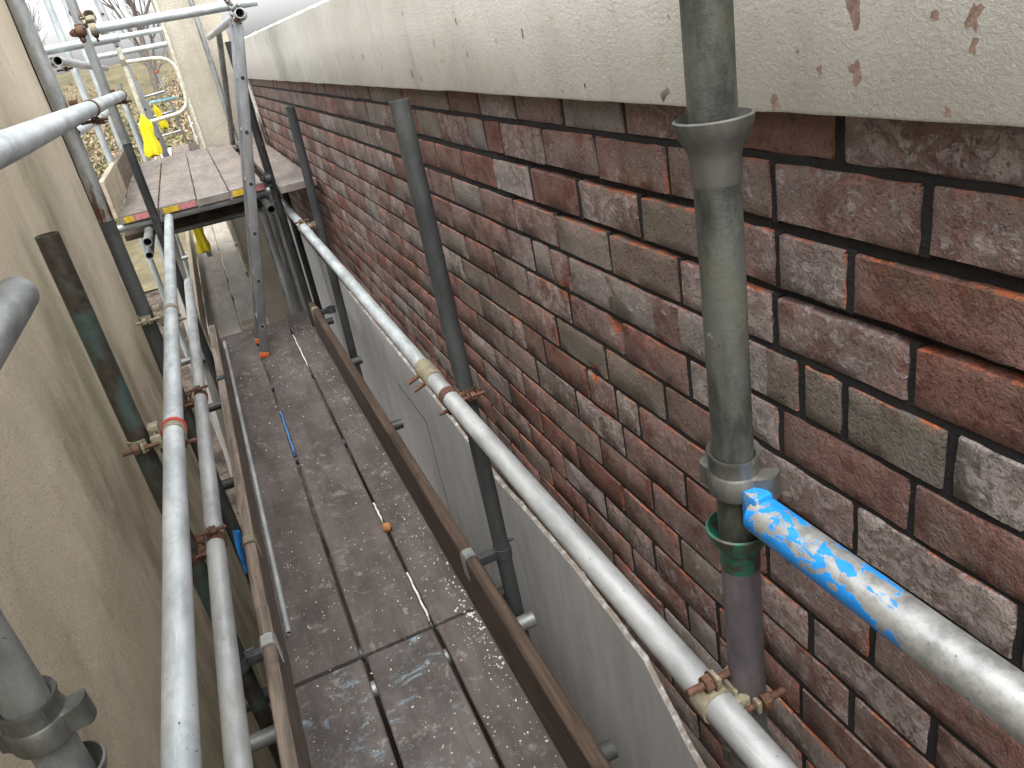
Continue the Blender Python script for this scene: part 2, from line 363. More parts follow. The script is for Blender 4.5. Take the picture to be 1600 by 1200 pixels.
def bent_tube(bm, pts, r, seg=12, cyc=False):
    pts = [Vector(p) for p in pts]; n = len(pts); rings = []
    ref = None
    for i, p in enumerate(pts):
        a = pts[(i - 1) % n] if (cyc or i > 0) else p; b = pts[(i + 1) % n] if (cyc or i < n - 1) else p
        d = (b - a).normalized()
        if ref is None: ref = d.orthogonal().normalized()
        ref = (ref - d * ref.dot(d)).normalized(); q = d.cross(ref)
        rings.append([bm.verts.new(p + (ref * math.cos(2 * math.pi * k / seg) + q * math.sin(2 * math.pi * k / seg)) * r) for k in range(seg)])
    prs = list(zip(rings, rings[1:])) + ([(rings[-1], rings[0])] if cyc else [])
    for A, B in prs:
        if cyc and A is rings[-1]:
            off = min(range(seg), key=lambda s: (A[0].co - B[s].co).length)
            for k in range(seg): bm.faces.new((A[k], A[(k + 1) % seg], B[(k + 1 + off) % seg], B[(k + off) % seg]))
        else:
            for k in range(seg): bm.faces.new((A[k], A[(k + 1) % seg], B[(k + 1) % seg], B[k]))
    if not cyc:
        bm.faces.new(rings[0][::-1]); bm.faces.new(rings[-1])
    bmesh.ops.recalc_face_normals(bm, faces=bm.faces)

GZ = -3.65          # ground
DZ = -1.65          # top of the deck
PZ = -0.70          # top of the upper platform
WX = 0.635          # face of the brickwork

# ================================================================== SETTING
def mat_ground():
    t = NT('gravel_ground'); p = t.pos(); v = t.voro(p, 28, 'F1', 'Color'); f = t.noise(p, 0.35, 4)
    g = t.sep(v)[0]
    col = t.mix(g, (0.06, 0.045, 0.034), (0.13, 0.105, 0.08))
    col = t.mix(t.step(t.noise(p, 1.7, 6, 0.7), 0.42, 0.62), col, (0.03, 0.024, 0.018))
    return t.out(col, 0.95, 0, t.bump(t.voro(p, 28), 0.8, 0.02), 0.2)
def mat_grass():
    t = NT('rough_grass'); p = t.pos()
    col = t.ramp(t.noise(p, 1.3, 7, 0.7), [(0.3, (0.10, 0.088, 0.055)), (0.5, (0.16, 0.14, 0.085)), (0.7, (0.24, 0.20, 0.13))])
    return t.out(col, 0.95, 0, t.bump(t.noise(p, 18, 6), 0.9, 0.08), 0.1)
bm = bmesh.new()
q = [bm.verts.new(v) for v in ((-400, -400, GZ), (400, -400, GZ), (400, 400, GZ), (-400, 400, GZ))]; bm.faces.new(q)
tag(link('ground', from_bm('ground', bm, False), mat_ground()), kind='structure')
# grassy bank behind the house
bm = bmesh.new(); NX, NY = 60, 16; gv = []
for j in range(NY + 1):
    row = []
    for i in range(NX + 1):
        x = -45 + 90 * i / NX; y = 16 + 40 * j / NY
        z = GZ + 0.03 + 4.3 * min(1, max(0, (y - 16) / 22)) ** 1.2 + 0.5 * mnoise.noise(Vector((x * 0.2, y * 0.2, 3))) * min(1, (y - 16) / 6)
        row.append(bm.verts.new((x, y, z)))
    gv.append(row)
for j in range(NY):
    for i in range(NX): bm.faces.new((gv[j][i], gv[j][i + 1], gv[j + 1][i + 1], gv[j + 1][i]))
bank = link('grassy_bank', from_bm('grassy_bank', bm), mat_grass()); tag(bank, kind='structure')
def bank_z(x, y): return GZ + 4.3 * min(1, max(0, (y - 16) / 22)) ** 1.2

# ------------------------------------------------------------------ brick wall
wall = empty('brick_wall', (WX + 0.3, 4.0, GZ), 'old red brick wall with raked black joints under a cream render band', 'wall')
def wpart(name, me, mat):
    o = link(name, me, mat, wall); o.location = (-(WX + 0.3), -4.0, -GZ); return o
bm = bmesh.new(); box(bm, WX + 0.0285, WX + 0.9, -1.2, 8.38, GZ, 0.0)
wpart('mortar_core', from_bm('mortar_core', bm, False), MMORT)

def brick_geo(w_, h_, nx, nz, rng, chip=None, yc=0, zc=0):
    """front face towards -X; returns verts, faces, edge weights"""
    b = 0.0024 + rng.uniform(-0.0005, 0.0010)
    us = [-w_ / 2] + [-w_ / 2 + b + (w_ - 2 * b) * k / (nx - 1) for k in range(nx)] + [w_ / 2]
    vz = [-h_ / 2] + [-h_ / 2 + b + (h_ - 2 * b) * k / (nz - 1) for k in range(nz)] + [h_ / 2]
    U, V = len(us), len(vz); vs_, ed = [], []
    tilt_y, tilt_z = rng.uniform(-0.005, 0.005), rng.uniform(-0.008, 0.008)
    base = max(-0.0015, min(0.0012, rng.gauss(0, 0.0008))); etop = rng.choice([0.0, 0.7, 1.0, 1.0]); eside = rng.choice([0.0, 0.0, 0.0, 0.8, 1.0])
    sd_ = rng.uniform(0, 100)
    for j, v in enumerate(vz):
        for i, u in enumerate(us):
            rim_u = i in (0, U - 1); rim_v = j in (0, V - 1)
            x = base + tilt_y * u + tilt_z * v + 0.0016 * mnoise.noise(Vector((u * 30, v * 30, sd_)))
            uu, vv = u, v
            if rim_u or rim_v:
                x += b * 0.85
                jit = 0.0026
                if rim_u: uu += rng.uniform(-jit, jit * 0.3) * (1 if i else -1)
                if rim_v: vv += rng.uniform(-jit, jit * 0.3) * (1 if j else -1)
            if rim_u and rim_v:
                c = rng.uniform(0.0015, 0.0055); uu -= math.copysign(c, u); vv -= math.copysign(c * 0.7, v); x += 0.002
            e = 0.0
            if j >= V - 1: e = etop
            elif j == V - 2: e = etop * 0.15
            elif j == V - 1: e = etop
            if i == 0: e = max(e, eside)
            if chip:
                for (cy, cz, cr, cd) in chip:
                    dd = math.hypot(yc + uu - cy, zc + vv - cz)
                    if dd < cr * 1.25:
                        k = max(0.0, 1 - dd / (cr * 1.25)); x += cd * min(1, k * 1.8); e = max(e, min(2.6, k * 6))
            vs_.append((x, uu, vv)); ed.append(e)
    fs = [(j * U + i, (j + 1) * U + i, (j + 1) * U + i + 1, j * U + i + 1) for j in range(V - 1) for i in range(U - 1)]
    loop = [i for i in range(U)] + [j * U + U - 1 for j in range(1, V)] + [(V - 1) * U + i for i in range(U - 2, -1, -1)] + [j * U for j in range(V - 2, 0, -1)]
    b0 = len(vs_)
    for k in loop:
        vs_.append((0.03, vs_[k][1], vs_[k][2])); ed.append(0.0)
    n = len(loop)
    for k in range(n):
        a, c = loop[k], loop[(k + 1) % n]
        fs.append((a, c, b0 + (k + 1) % n, b0 + k))
    return vs_, fs, ed
def brick_mesh(name, geos):
    V, F, E, BC = [], [], [], []
    for (vs_, fs, ed, bc, off) in geos:
        n = len(V); V += [(x + off[0], y + off[1], z + off[2]) for x, y, z in vs_]; F += [tuple(n + i for i in f) for f in fs]
        E += ed; BC += [bc] * len(vs_)
    me = bpy.data.meshes.new(name); me.from_pydata(V, [], F)
    a = me.attributes.new('edge', 'FLOAT', 'POINT'); a.data.foreach_set('value', E)
    b = me.attributes.new('bc', 'FLOAT_VECTOR', 'POINT'); b.data.foreach_set('vector', [c for t_ in BC for c in t_])
    for p in me.polygons: p.use_smooth = True
    try: me.set_sharp_from_angle(angle=R(50))
    except Exception: pass
    me.update(); return me

joints = [-0.2205, -0.3065, -0.394, -0.4795, -0.568, -0.652, -0.739]
while joints[-1] > -1.80: joints.append(joints[-1] - 0.0866)
jthick = {0: 0.010, 1: 0.016, 2: 0.014, 3: 0.010, 10: 0.011}
offs = {0: 0.2215, 1: 0.107, 2: 0.205, 3: 0.107, 4: 0.19, 5: 0.098, 6: 0.187, 7: 0.066, 8: 0.147, 9: 0.050, 10: 0.19, 11: 0.069, 12: 0.187, 13: 0.064}
row4 = [0.507, 0.66, 0.737, 0.86, 1.015, 1.106, 1.274, 0.80, 1.429, 1.524, 1.62]
rb = random.Random(21)
def wp(x, y): v = at(x, y, X=WX); return v.y, v.z
chips = [(*wp(968, 512), 0.030, 0.022), (*wp(928, 583), 0.020, 0.007), (*wp(885, 452), 0.014, 0.006), (*wp(825, 755), 0.012, 0.007), (*wp(680, 690), 0.016, 0.006)]
# bricks whose look stands out in the photograph: (pixel on the brick, tone, bloom)
special = [((800, 280), 1.0, 1.0), ((985, 480), 0.96, 0.25), ((1300, 330), 0.45, 0.62), ((1240, 420), 0.75, 0.9), ((1460, 490), 0.2, 0.25), ((1540, 350), 0.3, 0.75), ((1400, 660), 0.93, 0.3),
           ((1285, 620), 0.95, 0.1), ((1560, 760), 0.93, 1.0), ((1300, 560), 0.15, 0.75), ((1185, 490), 0.2, 1.0), ((1330, 740), 0.1, 0.3), ((1210, 590), 0.86, 0.3), ((990, 640), 0.9, 0.75),
           ((1120, 600), 1.0, 1.0), ((1520, 620), 0.1, 0.15), ((860, 420), 1.0, 0.9), ((890, 410), 1.0, 0.7), ((960, 330), 0.55, 0.85), ((815, 235), 0.55, 0.85), ((930, 770), 0.5, 0.95), ((1390, 910), 0.3, 0.4)]
special = [(*wp(*p), a, b) for p, a, b in special]
rows = []
for r in range(len(joints)):
    ztop = joints[r - 1] if r else -0.128
    zbot = joints[r]; jt0 = jthick.get(r - 1, 0.0085) / 2; jt1 = jthick.get(r, 0.0085) / 2
    off = offs.get(r, (0.064 if r % 2 else 0.187)); P = []; y = off - 0.2265 * 2
    while y < 8.4:
        P.append(y + rb.uniform(-0.005, 0.005)); y += 0.2265
    if r == 4: P = [p for p in P if p < 0.45] + row4 + [p for p in P if p > 1.70]
    Q = [P[0]]
    for p in P[1:]:
        if p - Q[-1] > 0.2 and rb.random() < 0.05: Q.append((p + Q[-1]) / 2 + rb.uniform(-0.02, 0.02))
        Q.append(p)
    for a, b in zip(Q, Q[1:]):
        if a > 8.3: break
        g = rb.uniform(0.0040, 0.0066)
        rows.append((r, a + g, min(b - g, 8.375), zbot + jt1 + rb.uniform(-0.001, 0.001), ztop - jt0 + rb.uniform(-0.001, 0.001)))
# dark pointing, almost flush, washed out deeper in the two upper bed joints near the standard
bm = bmesh.new(); rm = random.Random(9)
def slab(y0, y1, z0, z1, d0, d1):
    a = [bm.verts.new((WX + d0, y0, z0)), bm.verts.new((WX + d1, y1, z0)), bm.verts.new((WX + d1, y1, z1)), bm.verts.new((WX + d0, y0, z1))]
    b = [bm.verts.new((WX + 0.030, v.co.y, v.co.z)) for v in a]
    bm.faces.new(a)
    for k in range(4): bm.faces.new((a[k], b[k], b[(k + 1) % 4], a[(k + 1) % 4]))
for r in range(len(joints)):
    jt = jthick.get(r, 0.0085) / 2 + 0.0016; y = -0.25; d = 0.004
    while y < 8.36:
        y2 = min(8.37, y + rm.uniform(0.05, 0.11)); n_ = mnoise.noise(Vector((y2 * 2.3, r * 3.7, 0)))
        deep = (0.011 if r in (1, 2) and y2 < 1.7 else 0.0) * (0.4 + max(0, n_ + 0.4))
        d2 = 0.0030 + 0.0025 * max(0, n_) + deep + rm.uniform(-0.0005, 0.0008)
        slab(y, y2, joints[r] - jt, joints[r] + jt, d, d2); y, d = y2, d2
for A_, B_ in zip(rows, rows[1:]):
    if A_[0] == B_[0]:
        d = rm.uniform(0.0020, 0.0042) + (0.006 if rm.random() < 0.12 else 0)
        slab(A_[2] - 0.0016, B_[1] + 0.0016, A_[3] - 0.002, A_[4] + 0.002, d, d + rm.uniform(-0.0006, 0.0006))
bmesh.ops.recalc_face_normals(bm, faces=bm.faces)
wpart('mortar_joints', from_bm('mortar_joints', bm, False), MMORT)
def visible_px(y, z):
    d = Vector((WX, y, z)); c = (RX * d.x + RY * d.y + RZ * d.z)
    return c.x / c.z * FPX + 800, c.y / c.z * FPX + 600, c.z
cand, rest = [], []
for t_ in rows:
    r, y0, y1, z0, z1 = t_
    yc, zc = (y0 + y1) / 2, (z0 + z1) / 2
    ok = y1 > 0.12 and zc > -1.70
    if ok:
        pts = [visible_px(y, z) for y in (y0, y1) for z in (z0, z1)]
        ok = all(p[2] > 0.05 for p in pts) and any(-20 < p[0] < 1620 and -20 < p[1] < 1220 for p in pts)
        vis_low = zc > -1.50 or y1 < 1.9
        ok = ok and vis_low
    (cand if ok else rest).append((t_, math.hypot(yc, zc)))
cand.sort(key=lambda c: c[1])
parts, rest = cand[:300], rest + cand[300:]
def brick_attr(y0, y1, z0, z1, rng):
    u = rng.random()
    tone = rng.uniform(0, 0.62) if u < 0.60 else (rng.uniform(0.62, 0.97) if u < 0.95 else 1.0)
    pale = min(1, max(0, rng.gauss(0.48, 0.24)))
    for (sy, sz, a, b) in special:
        if y0 < sy < y1 and z0 < sz < z1: tone, pale = a, b
    return (tone, pale, rng.uniform(0, 40))
for i, ((r, y0, y1, z0, z1), dist) in enumerate(parts):
    yc, zc = (y0 + y1) / 2, (z0 + z1) / 2; near = dist < 1.25
    cl = [c for c in chips if y0 - 0.01 < c[0] < y1 + 0.01 and z0 - 0.01 < c[1] < z1 + 0.01]
    short = (y1 - y0) < 0.14
    nx, nz = ((9 if not short else 5), 5) if (near or cl) else ((5 if not short else 3), 3)
    vs_, fs, ed = brick_geo(y1 - y0, z1 - z0, nx, nz, rb, cl, yc, zc)
    o = link('brick', brick_mesh('brick', [(vs_, fs, ed, brick_attr(y0, y1, z0, z1, rb), (0, 0, 0))]), MB, wall)
    o.location = (WX - (WX + 0.3), yc - 4.0, zc - GZ)
geos = []
for ((r, y0, y1, z0, z1), dist) in rest:
    vs_, fs, ed = brick_geo(y1 - y0, z1 - z0, 3, 2, rb)
    geos.append((vs_, fs, ed, brick_attr(y0, y1, z0, z1, rb), (WX, (y0 + y1) / 2, (z0 + z1) / 2)))
tag(wpart('far_brickwork', brick_mesh('far_brickwork', geos), MB), kind='stuff')
# cream band on top, slightly proud, with a ragged lower arris
BX = 0.602; BT = 0.142
bm = bmesh.new(); rg = random.Random(4); n = 220; prof = []
for k in range(n + 1):
    y = -1.2 + 9.58 * k / n; jb = 0.0016 * mnoise.noise(Vector((y * 40, 0, 5))) + 0.003 * mnoise.noise(Vector((y * 3, 1, 5))); jt = 0.006 * mnoise.noise(Vector((y * 9, 7, 2)))
    zb = -0.158 + jb; zt = BT + jt
    prof.append([bm.verts.new(p) for p in ((1.5, y, zt + 0.01), (BX + 0.02, y, zt), (BX + 0.001, y, zt - 0.012 + jb), (BX, y, 0.0), (BX, y, zb + 0.003), (BX + 0.0022, y, zb), (WX + 0.03, y, zb + 0.002))])
for a, b in zip(prof, prof[1:]):
    for k in range(6): bm.faces.new((a[k], b[k], b[k + 1], a[k + 1]))
bm.faces.new(prof[-1][::-1]); bmesh.ops.recalc_face_normals(bm, faces=bm.faces)
wpart('render_band', from_bm('render_band', bm), MBAND)
MFLAKE = mat_simple('flaked_undercoat', (0.28, 0.19, 0.15), 0.9, 0, 0.35, 60, 0.5, 0.003)
for (fx, fy, fr, el) in ((1335, 12, 0.013, 1.7), (1521, 24, 0.010, 1.5), (1521, 70, 0.005, 2.0), (1337, 112, 0.011, 1.2), (1281, 110, 0.005, 1.8), (1459, 24, 0.006, 1.0), (1211, 161, 0.011, 0.9), (1481, 176, 0.007, 0.8), (816, 53, 0.006, 2.4), (712, 32, 0.005, 2.2), (629, 22, 0.004, 1.6), (597, 105, 0.003, 4.5), (879, 143, 0.004, 1.0), (1246, 80, 0.003, 1.0), (775, 65, 0.003, 2.0), (730, 85, 0.004, 2.6), (690, 95, 0.003, 2.0)):
    c = at(fx, fy, X=BX - 0.0004); bm = bmesh.new(); vs_ = []
    for k in range(16):
        a = 2 * math.pi * k / 16; rr_ = fr * (0.66 + 0.7 * mnoise.noise(Vector((math.cos(a) * 1.3, math.sin(a) * 1.3, fx * 0.37))))
        vs_.append(bm.verts.new((0, math.cos(a) * rr_, max(-0.1575 - c.z, math.sin(a) * rr_ * el))))
    bm.faces.new(vs_); r_ = bmesh.ops.extrude_face_region(bm, geom=list(bm.faces)); bmesh.ops.translate(bm, verts=[v for v in r_['geom'] if isinstance(v, bmesh.types.BMVert)], vec=(0.002, 0, 0)); bmesh.ops.recalc_face_normals(bm, faces=bm.faces)
    o = wpart('flaked_patch', from_bm('flaked_patch', bm, False), MFLAKE); o.location = o.location + c
# grey cement render left on the lower part of the wall, broken upper edge
edge_pts = [(-1.2, -1.80), (0.55, -1.78), (0.85, -1.73), (1.12, -1.660), (1.20, -1.60), (1.31, -1.520), (1.50, -1.505), (1.68, -1.492), (2.0, -1.50), (2.34, -1.525), (2.8, -1.50), (3.6, -1.485), (4.6, -1.48), (8.38, -1.47)]
def edge_z(y):
    for (a, za), (b, zb) in zip(edge_pts, edge_pts[1:]):
        if a <= y <= b: return za + (zb - za) * (y - a) / (b - a)
    return -1.48
RXF = 0.6215
bm = bmesh.new(); lay = bm.verts.layers.float.new('edge'); n = 420; pr = []
for k in range(n + 1):
    y = -1.2 + 9.58 * k / n
    z = edge_z(y) + 0.006 * mnoise.noise(Vector((y * 14, 3, 1))) + 0.004 * mnoise.noise(Vector((y * 45, 3, 1)))
    col = []
    for p, e in (((WX + 0.026, y, z + 0.001), 1), ((RXF + 0.004, y, z), 1), ((RXF, y, z - 0.004), 0.5), ((RXF, y, z - 0.010), 0), ((RXF + 0.002 * mnoise.noise(Vector((y * 2, 8, 0))), y, z - 0.2), 0), ((RXF, y, GZ), 0)):
        v = bm.verts.new(p); v[lay] = e; col.append(v)
    pr.append(col)
for a, b in zip(pr, pr[1:]):
    for k in range(5): bm.faces.new((a[k], b[k], b[k + 1], a[k + 1]))
bmesh.ops.recalc_face_normals(bm, faces=bm.faces)
wpart('lower_render', from_bm('lower_render', bm), MGREY)
bm = bmesh.new(); box(bm, RXF - 0.0008, RXF + 0.004, 3.405, 3.412, -2.4, -1.762); box(bm, RXF - 0.0008, RXF + 0.004, 3.412, 3.95, -1.769, -1.762)  # raised black strips paint the dark inside of the seam
wpart('seam_dark_strip', from_bm('seam_dark_strip', bm, False), MBLK)

# ------------------------------------------------------------------ left rendered house wall
LX = -0.48
bm = bmesh.new(); ny, nz = 60, 50; g = []
for j in range(nz + 1):
    row = []
    for i in range(ny + 1):
        y = -1.5 + 5.4 * i / ny; z = GZ + (0.62 - GZ) * j / nz
        k = 0.0 if i == ny else 0.006 * mnoise.noise(Vector((0, y * 1.6, z * 1.6))) + 0.002 * mnoise.noise(Vector((3, y * 7, z * 7)))
        row.append(bm.verts.new((LX + k - (0.008 if i == ny else 0), y, z)))
    g.append(row)
for j in range(nz):
    for i in range(ny): bm.faces.new((g[j][i], g[j][i + 1], g[j + 1][i + 1], g[j + 1][i]))
far = [(-4.5, 3.9, GZ), (-4.5, 3.9, 0.62)]
e0, e1 = bm.verts.new(far[0]), bm.verts.new(far[1]); c0, c1 = bm.verts.new((-4.5, -1.5, GZ)), bm.verts.new((-4.5, -1.5, 0.62))
bm.faces.new([g[j][ny] for j in range(nz + 1)] + [e1, e0]); bm.faces.new([g[nz][i] for i in range(ny + 1)] + [e1, c1]); bm.faces.new([e0, e1, c1, c0])
bm.faces.new([g[j][0] for j in range(nz, -1, -1)] + [c0, c1])
bmesh.ops.recalc_face_normals(bm, faces=bm.faces)
hw = link('rendered_house_wall', from_bm('rendered_house_wall', bm), MTAN); tag(hw, 'tan rendered house wall streaked with green algae, facing the brick wall', 'wall')

# pebbledashed return wall at the far end
pw = empty('pebbledash_wall', (0.4, 9.2, GZ), 'pebbledashed return wall closing the far end of the brick wall', 'wall')
bm = bmesh.new(); box(bm, -0.30, 0.23, -0.78, 3.0, 0, 6.2, bev=0.012); link('wall_face', from_bm('wall_face', bm), MPEB, pw)
bm = bmesh.new(); box(bm, -0.312, -0.285, -0.795, -0.775, 0.0, 6.2); link('corner_bead', from_bm('corner_bead', bm, False), MCREAM, pw)

# ================================================================== SCAFFOLD TUBES
# --- cuplock standard (tube, cups every half metre)
def cup_meshes():
    bm = bmesh.new(); lathe(bm, [(0.0243, -0.060), (0.0254, -0.055), (0.0258, -0.034), (0.0285, -0.024), (0.0345, -0.013), (0.0388, -0.003), (0.0398, 0.005), (0.0372, 0.0065), (0.0355, -0.001), (0.029, -0.012), (0.0245, -0.016)], 36)
    bmesh.ops.recalc_face_normals(bm, faces=bm.faces); bot = from_bm('bottom_cup', bm)
    bm = bmesh.new()
    rings = lathe(bm, [(0.0250, 0.024), (0.0285, 0.027), (0.0318, 0.029), (0.0322, 0.025), (0.0306, 0.021), (0.0306, 0.004), (0.0330, 0.001), (0.0334, -0.024), (0.0318, -0.028), (0.0300, -0.026), (0.0290, -0.010), (0.0250, -0.004)], 72, close=True)
    for rg_ in rings:
        for v in rg_:
            a = math.atan2(v.co.y, v.co.x); r_ = v.co.xy.length; k = 0.0
            for c_, f_ in ((-1.05, 0.62), (2.1, 0.30)): k += f_ * math.exp(-(((a - c_ + math.pi) % (2 * math.pi) - math.pi) / 0.34) ** 6)
            if r_ > 0.0325 and v.co.z < 0.003: v.co.x *= 1 + k; v.co.y *= 1 + k; v.co.z += 0.012 * k if v.co.z > -0.01 else 0.0
            v.co.z += 0.002 * math.sin(a)
    bmesh.ops.recalc_face_normals(bm, faces=bm.faces); return bot, from_bm('top_cup', bm)
CUPB, CUPT = cup_meshes()
def cup_standard(x, y, z0, z1, cups, mat, label, tops, greens=()):
    s = empty('cup_standard', (x, y, z0), label, 'scaffold standard', 'standards with cups')
    o = tube('tube', (0, 0, 0), (0, 0, z1 - z0), mat, parent=s)
    for z in cups:
        me = CUPB.copy(); me.materials.clear(); c = link('bottom_cup', me, MGREENP if z in greens else MCAST, s); c.location = (0, 0, z - z0)
        if z in greens: c['label'] = 'cup with worn green paint'
    for z, a in tops:
        c = link('top_cup', CUPT, MCAST, s); c.location = (0, 0, z - z0); c.rotation_euler = (0, 0, a)
    return s
SX, SY = 0.472, 0.665
# the purple-grey lower length is a part of the standard
s1 = cup_standard(SX, SY, GZ, 0.62, [-1.635, -1.135, -0.635, -0.137, 0.363], MG_STD, 'mossy grey cup standard with worn green band, where the blue ledger joins', [(-0.545, 0.0), (0.03, 0.6), (-1.05, 0.2), (0.46, 0.1)], (-0.635,))
bm = bmesh.new(); lathe(bm, [(0.0243, -0.95), (0.0249, -0.948), (0.0249, -0.690), (0.0243, -0.688)], 28)
o = link('purple_sleeve', from_bm('purple_sleeve', bm), MG_PURP, s1); o.location = (0, 0, -GZ); o['label'] = 'purple grey stained length of the tube'
s2 = cup_standard(-0.355, 0.80, GZ, 0.6, [-1.69, -1.19, -0.69, -0.19], MG_OLD, 'dull grey cup standard close to the tan wall', [(-0.598, 1.0), (-1.1, 0.2)])
# --- blue ledger: blade end in the cup
bl = empty('blue_ledger', (SX, SY, -0.585), 'galvanised ledger tube with flaking bright blue paint at its cup end', 'scaffold ledger')
o = link('tube', tube_mesh(1.55, seed=3), MBLUE, bl); o.matrix_local = frame(Vector((0, -0.045, 0)), (0.004, -1, 0))
bm = bmesh.new(); box(bm, -0.013, 0.013, -0.055, -0.0265, -0.026, 0.030, bev=0.004); link('ledger_blade', from_bm('ledger_blade', bm), MBLUE, bl)

# --- right guard rail (two lengths and a sleeve)
rail_z, rail_x = -0.92, 0.42
YJ = 2.06
tube('guardrail_tube', (rail_x, -0.55, rail_z + 0.004), (rail_x, YJ - 0.004, rail_z), MG_SILV, 'bright silver guardrail tube clamped to the cup standard below the blue ledger')
tube('guardrail_tube', (rail_x, YJ + 0.004, rail_z), (rail_x + 0.004, 5.45, rail_z + 0.02), MG_NEW, 'pale bluish guardrail tube running from the sleeve to the upper platform')
sl = empty('sleeve_coupler', (rail_x, YJ, rail_z), 'yellowed sleeve coupler joining the two right guardrail tubes', 'coupler')
bm = bmesh.new(); lathe(bm, [(0.0246, -0.06), (0.0285, -0.06), (0.029, -0.055), (0.029, -0.004), (0.0275, -0.002), (0.0275, 0.002), (0.029, 0.004), (0.029, 0.055), (0.0285, 0.06), (0.0246, 0.06)], 28, Matrix.Rotation(R(-90), 4, 'X'), close=True)
bmesh.ops.recalc_face_normals(bm, faces=bm.faces); link('shell', from_bm('shell', bm), MBRASS, sl)
for dy in (-0.032, 0.032):
    bm = bmesh.new(); lathe(bm, [(0.0, -0.03), (0.007, -0.03), (0.007, 0.034), (0.0, 0.034)], 10, Matrix.Translation((-0.034, dy, -0.012)) @ Matrix.Rotation(R(70), 4, 'Y'))
    box(bm, -0.014, 0.014, -0.013, 0.013, 0.010, 0.024, Matrix.Translation((-0.034, dy, -0.012)) @ Matrix.Rotation(R(70), 4, 'Y'), 0.003); link('bolt', from_bm('bolt', bm), MRUST, sl)

# --- other standards
tube('guard_post', (0.469, 1.865, GZ), (0.467, 1.865, -0.149), MG_DARK, 'dark grey guard post with open top, just past the sleeve coupler', 'scaffold standard')
tube('guard_post', (0.452, 4.73, GZ), (0.517, 4.35, -0.262), MG_DARK, 'slim dark post leaning to the brick wall in front of the upper platform', 'scaffold standard')
tube('guard_post', (-0.34, 1.885, GZ), (-0.34, 1.885, -0.255), MG_GREEN, 'dark green worn post with cut open top against the tan wall', 'scaffold standard')
tube('standard_tube', (-0.345, 2.96, -0.405), (-0.345, 2.96, 1.5), MG_RUSTY, 'weathered grey standard with a rust streak beside the tan wall corner', 'scaffold standard')
tube('standard_tube', (-0.345, 2.96, GZ), (-0.345, 2.96, -0.408), MG_DARK, 'dark lower standard length under the weathered grey one by the tan wall', 'scaffold standard')
tube('standard_tube', (-0.325, 4.87, GZ), (-0.325, 4.87, -0.30), MG_BLACK, 'blackened standard length in front of the upper platform boards', 'scaffold standard')
tube('standard_tube', (-0.325, 4.87, -0.297), (-0.33, 4.87, 1.4), MG_OLD, 'grey standard length stacked on the blackened one at the platform', 'scaffold standard')
tube('standard_tube', (0.352, 5.035, GZ), (0.372, 5.035, 0.10), MG_BLACK, 'black standard rising through the gap in the platform boards behind the ladder', 'scaffold standard')
# --- left rails
tube('guardrail_tube', (-0.262, 0.95, -0.055), (-0.262, 4.93, -0.058), MG_NEW, 'highest guardrail tube on the tan wall side, its far end at the platform')
tube('guardrail_tube', (-0.262, -0.7, -0.215), (-0.262, 1.12, -0.215), MG_OLD, 'short grey tube with rounded open end hanging beside the tan wall')
tube('guardrail_tube', (-0.262, 0.0, -0.785), (-0.262, 5.0, -0.75), MG_NEW, 'bright galvanised guardrail carrying the red taped coupler')
tube('guardrail_tube', (-0.278, 0.0, -1.125), (-0.278, 4.83, -1.105), MG_SILV, 'scuffed galvanised rail just above the left toe board')
# --- couplers
def coupler_meshes():
    D = {}
    def band():
        bm = bmesh.new(); n = 20; ri, ro, hw_ = 0.0247, 0.0282, 0.0165; rings = []
        for k in range(n + 1):
            a = R(-125 + 250 * k / n)
            c, s_ = math.cos(a), math.sin(a)
            rings.append([bm.verts.new((hx, r_ * s_, -r_ * c)) for r_, hx in ((ri, -hw_), (ro, -hw_), (ro, hw_), (ri, hw_))])
        for A, B in zip(rings, rings[1:]):
            for k in range(4): bm.faces.new((A[k], A[(k + 1) % 4], B[(k + 1) % 4], B[k]))
        bm.faces.new(rings[0]); bm.faces.new(rings[-1][::-1])
        box(bm, -0.011, 0.011, 0.0275, 0.046, 0.003, 0.010, None, 0.002)
        bmesh.ops.recalc_face_normals(bm, faces=bm.faces); return from_bm('band', bm)
    D['band'] = band()
    bm = bmesh.new(); lathe(bm, [(0.0, -0.040), (0.0055, -0.040), (0.0055, 0.044), (0.0, 0.044)], 12, Matrix.Translation((0, 0.037, 0)))
    D['bolt'] = from_bm('bolt', bm)
    bm = bmesh.new(); lathe(bm, [(0.0056, -0.014), (0.0125, -0.014), (0.0125, -0.002), (0.0056, -0.002)], 6, Matrix.Translation((0, 0.037, 0)), close=True)
    lathe(bm, [(0.0056, -0.0015), (0.015, -0.0015), (0.015, 0.0005), (0.0056, 0.0005)], 16, Matrix.Translation((0, 0.037, 0)), close=True)
    D['nut'] = from_bm('nut', bm, False)
    bm = bmesh.new(); box(bm, -0.021, 0.021, -0.021, 0.021, -0.0028, 0.0028, None, 0.0015); box(bm, -0.018, 0.018, -0.036, -0.022, -0.012, 0.012, None, 0.003); box(bm, -0.036, -0.022, -0.018, 0.018, -0.012, 0.012, None, 0.003)
    D['saddle'] = from_bm('saddle', bm)
    return D
CM = coupler_meshes(); CMM = {}
def cm(part, mat):
    k = (part, mat.name)
    if k not in CMM:
        me = CM[part].copy(); me.materials.clear(); me.materials.append(mat); CMM[k] = me
    return CMM[k]
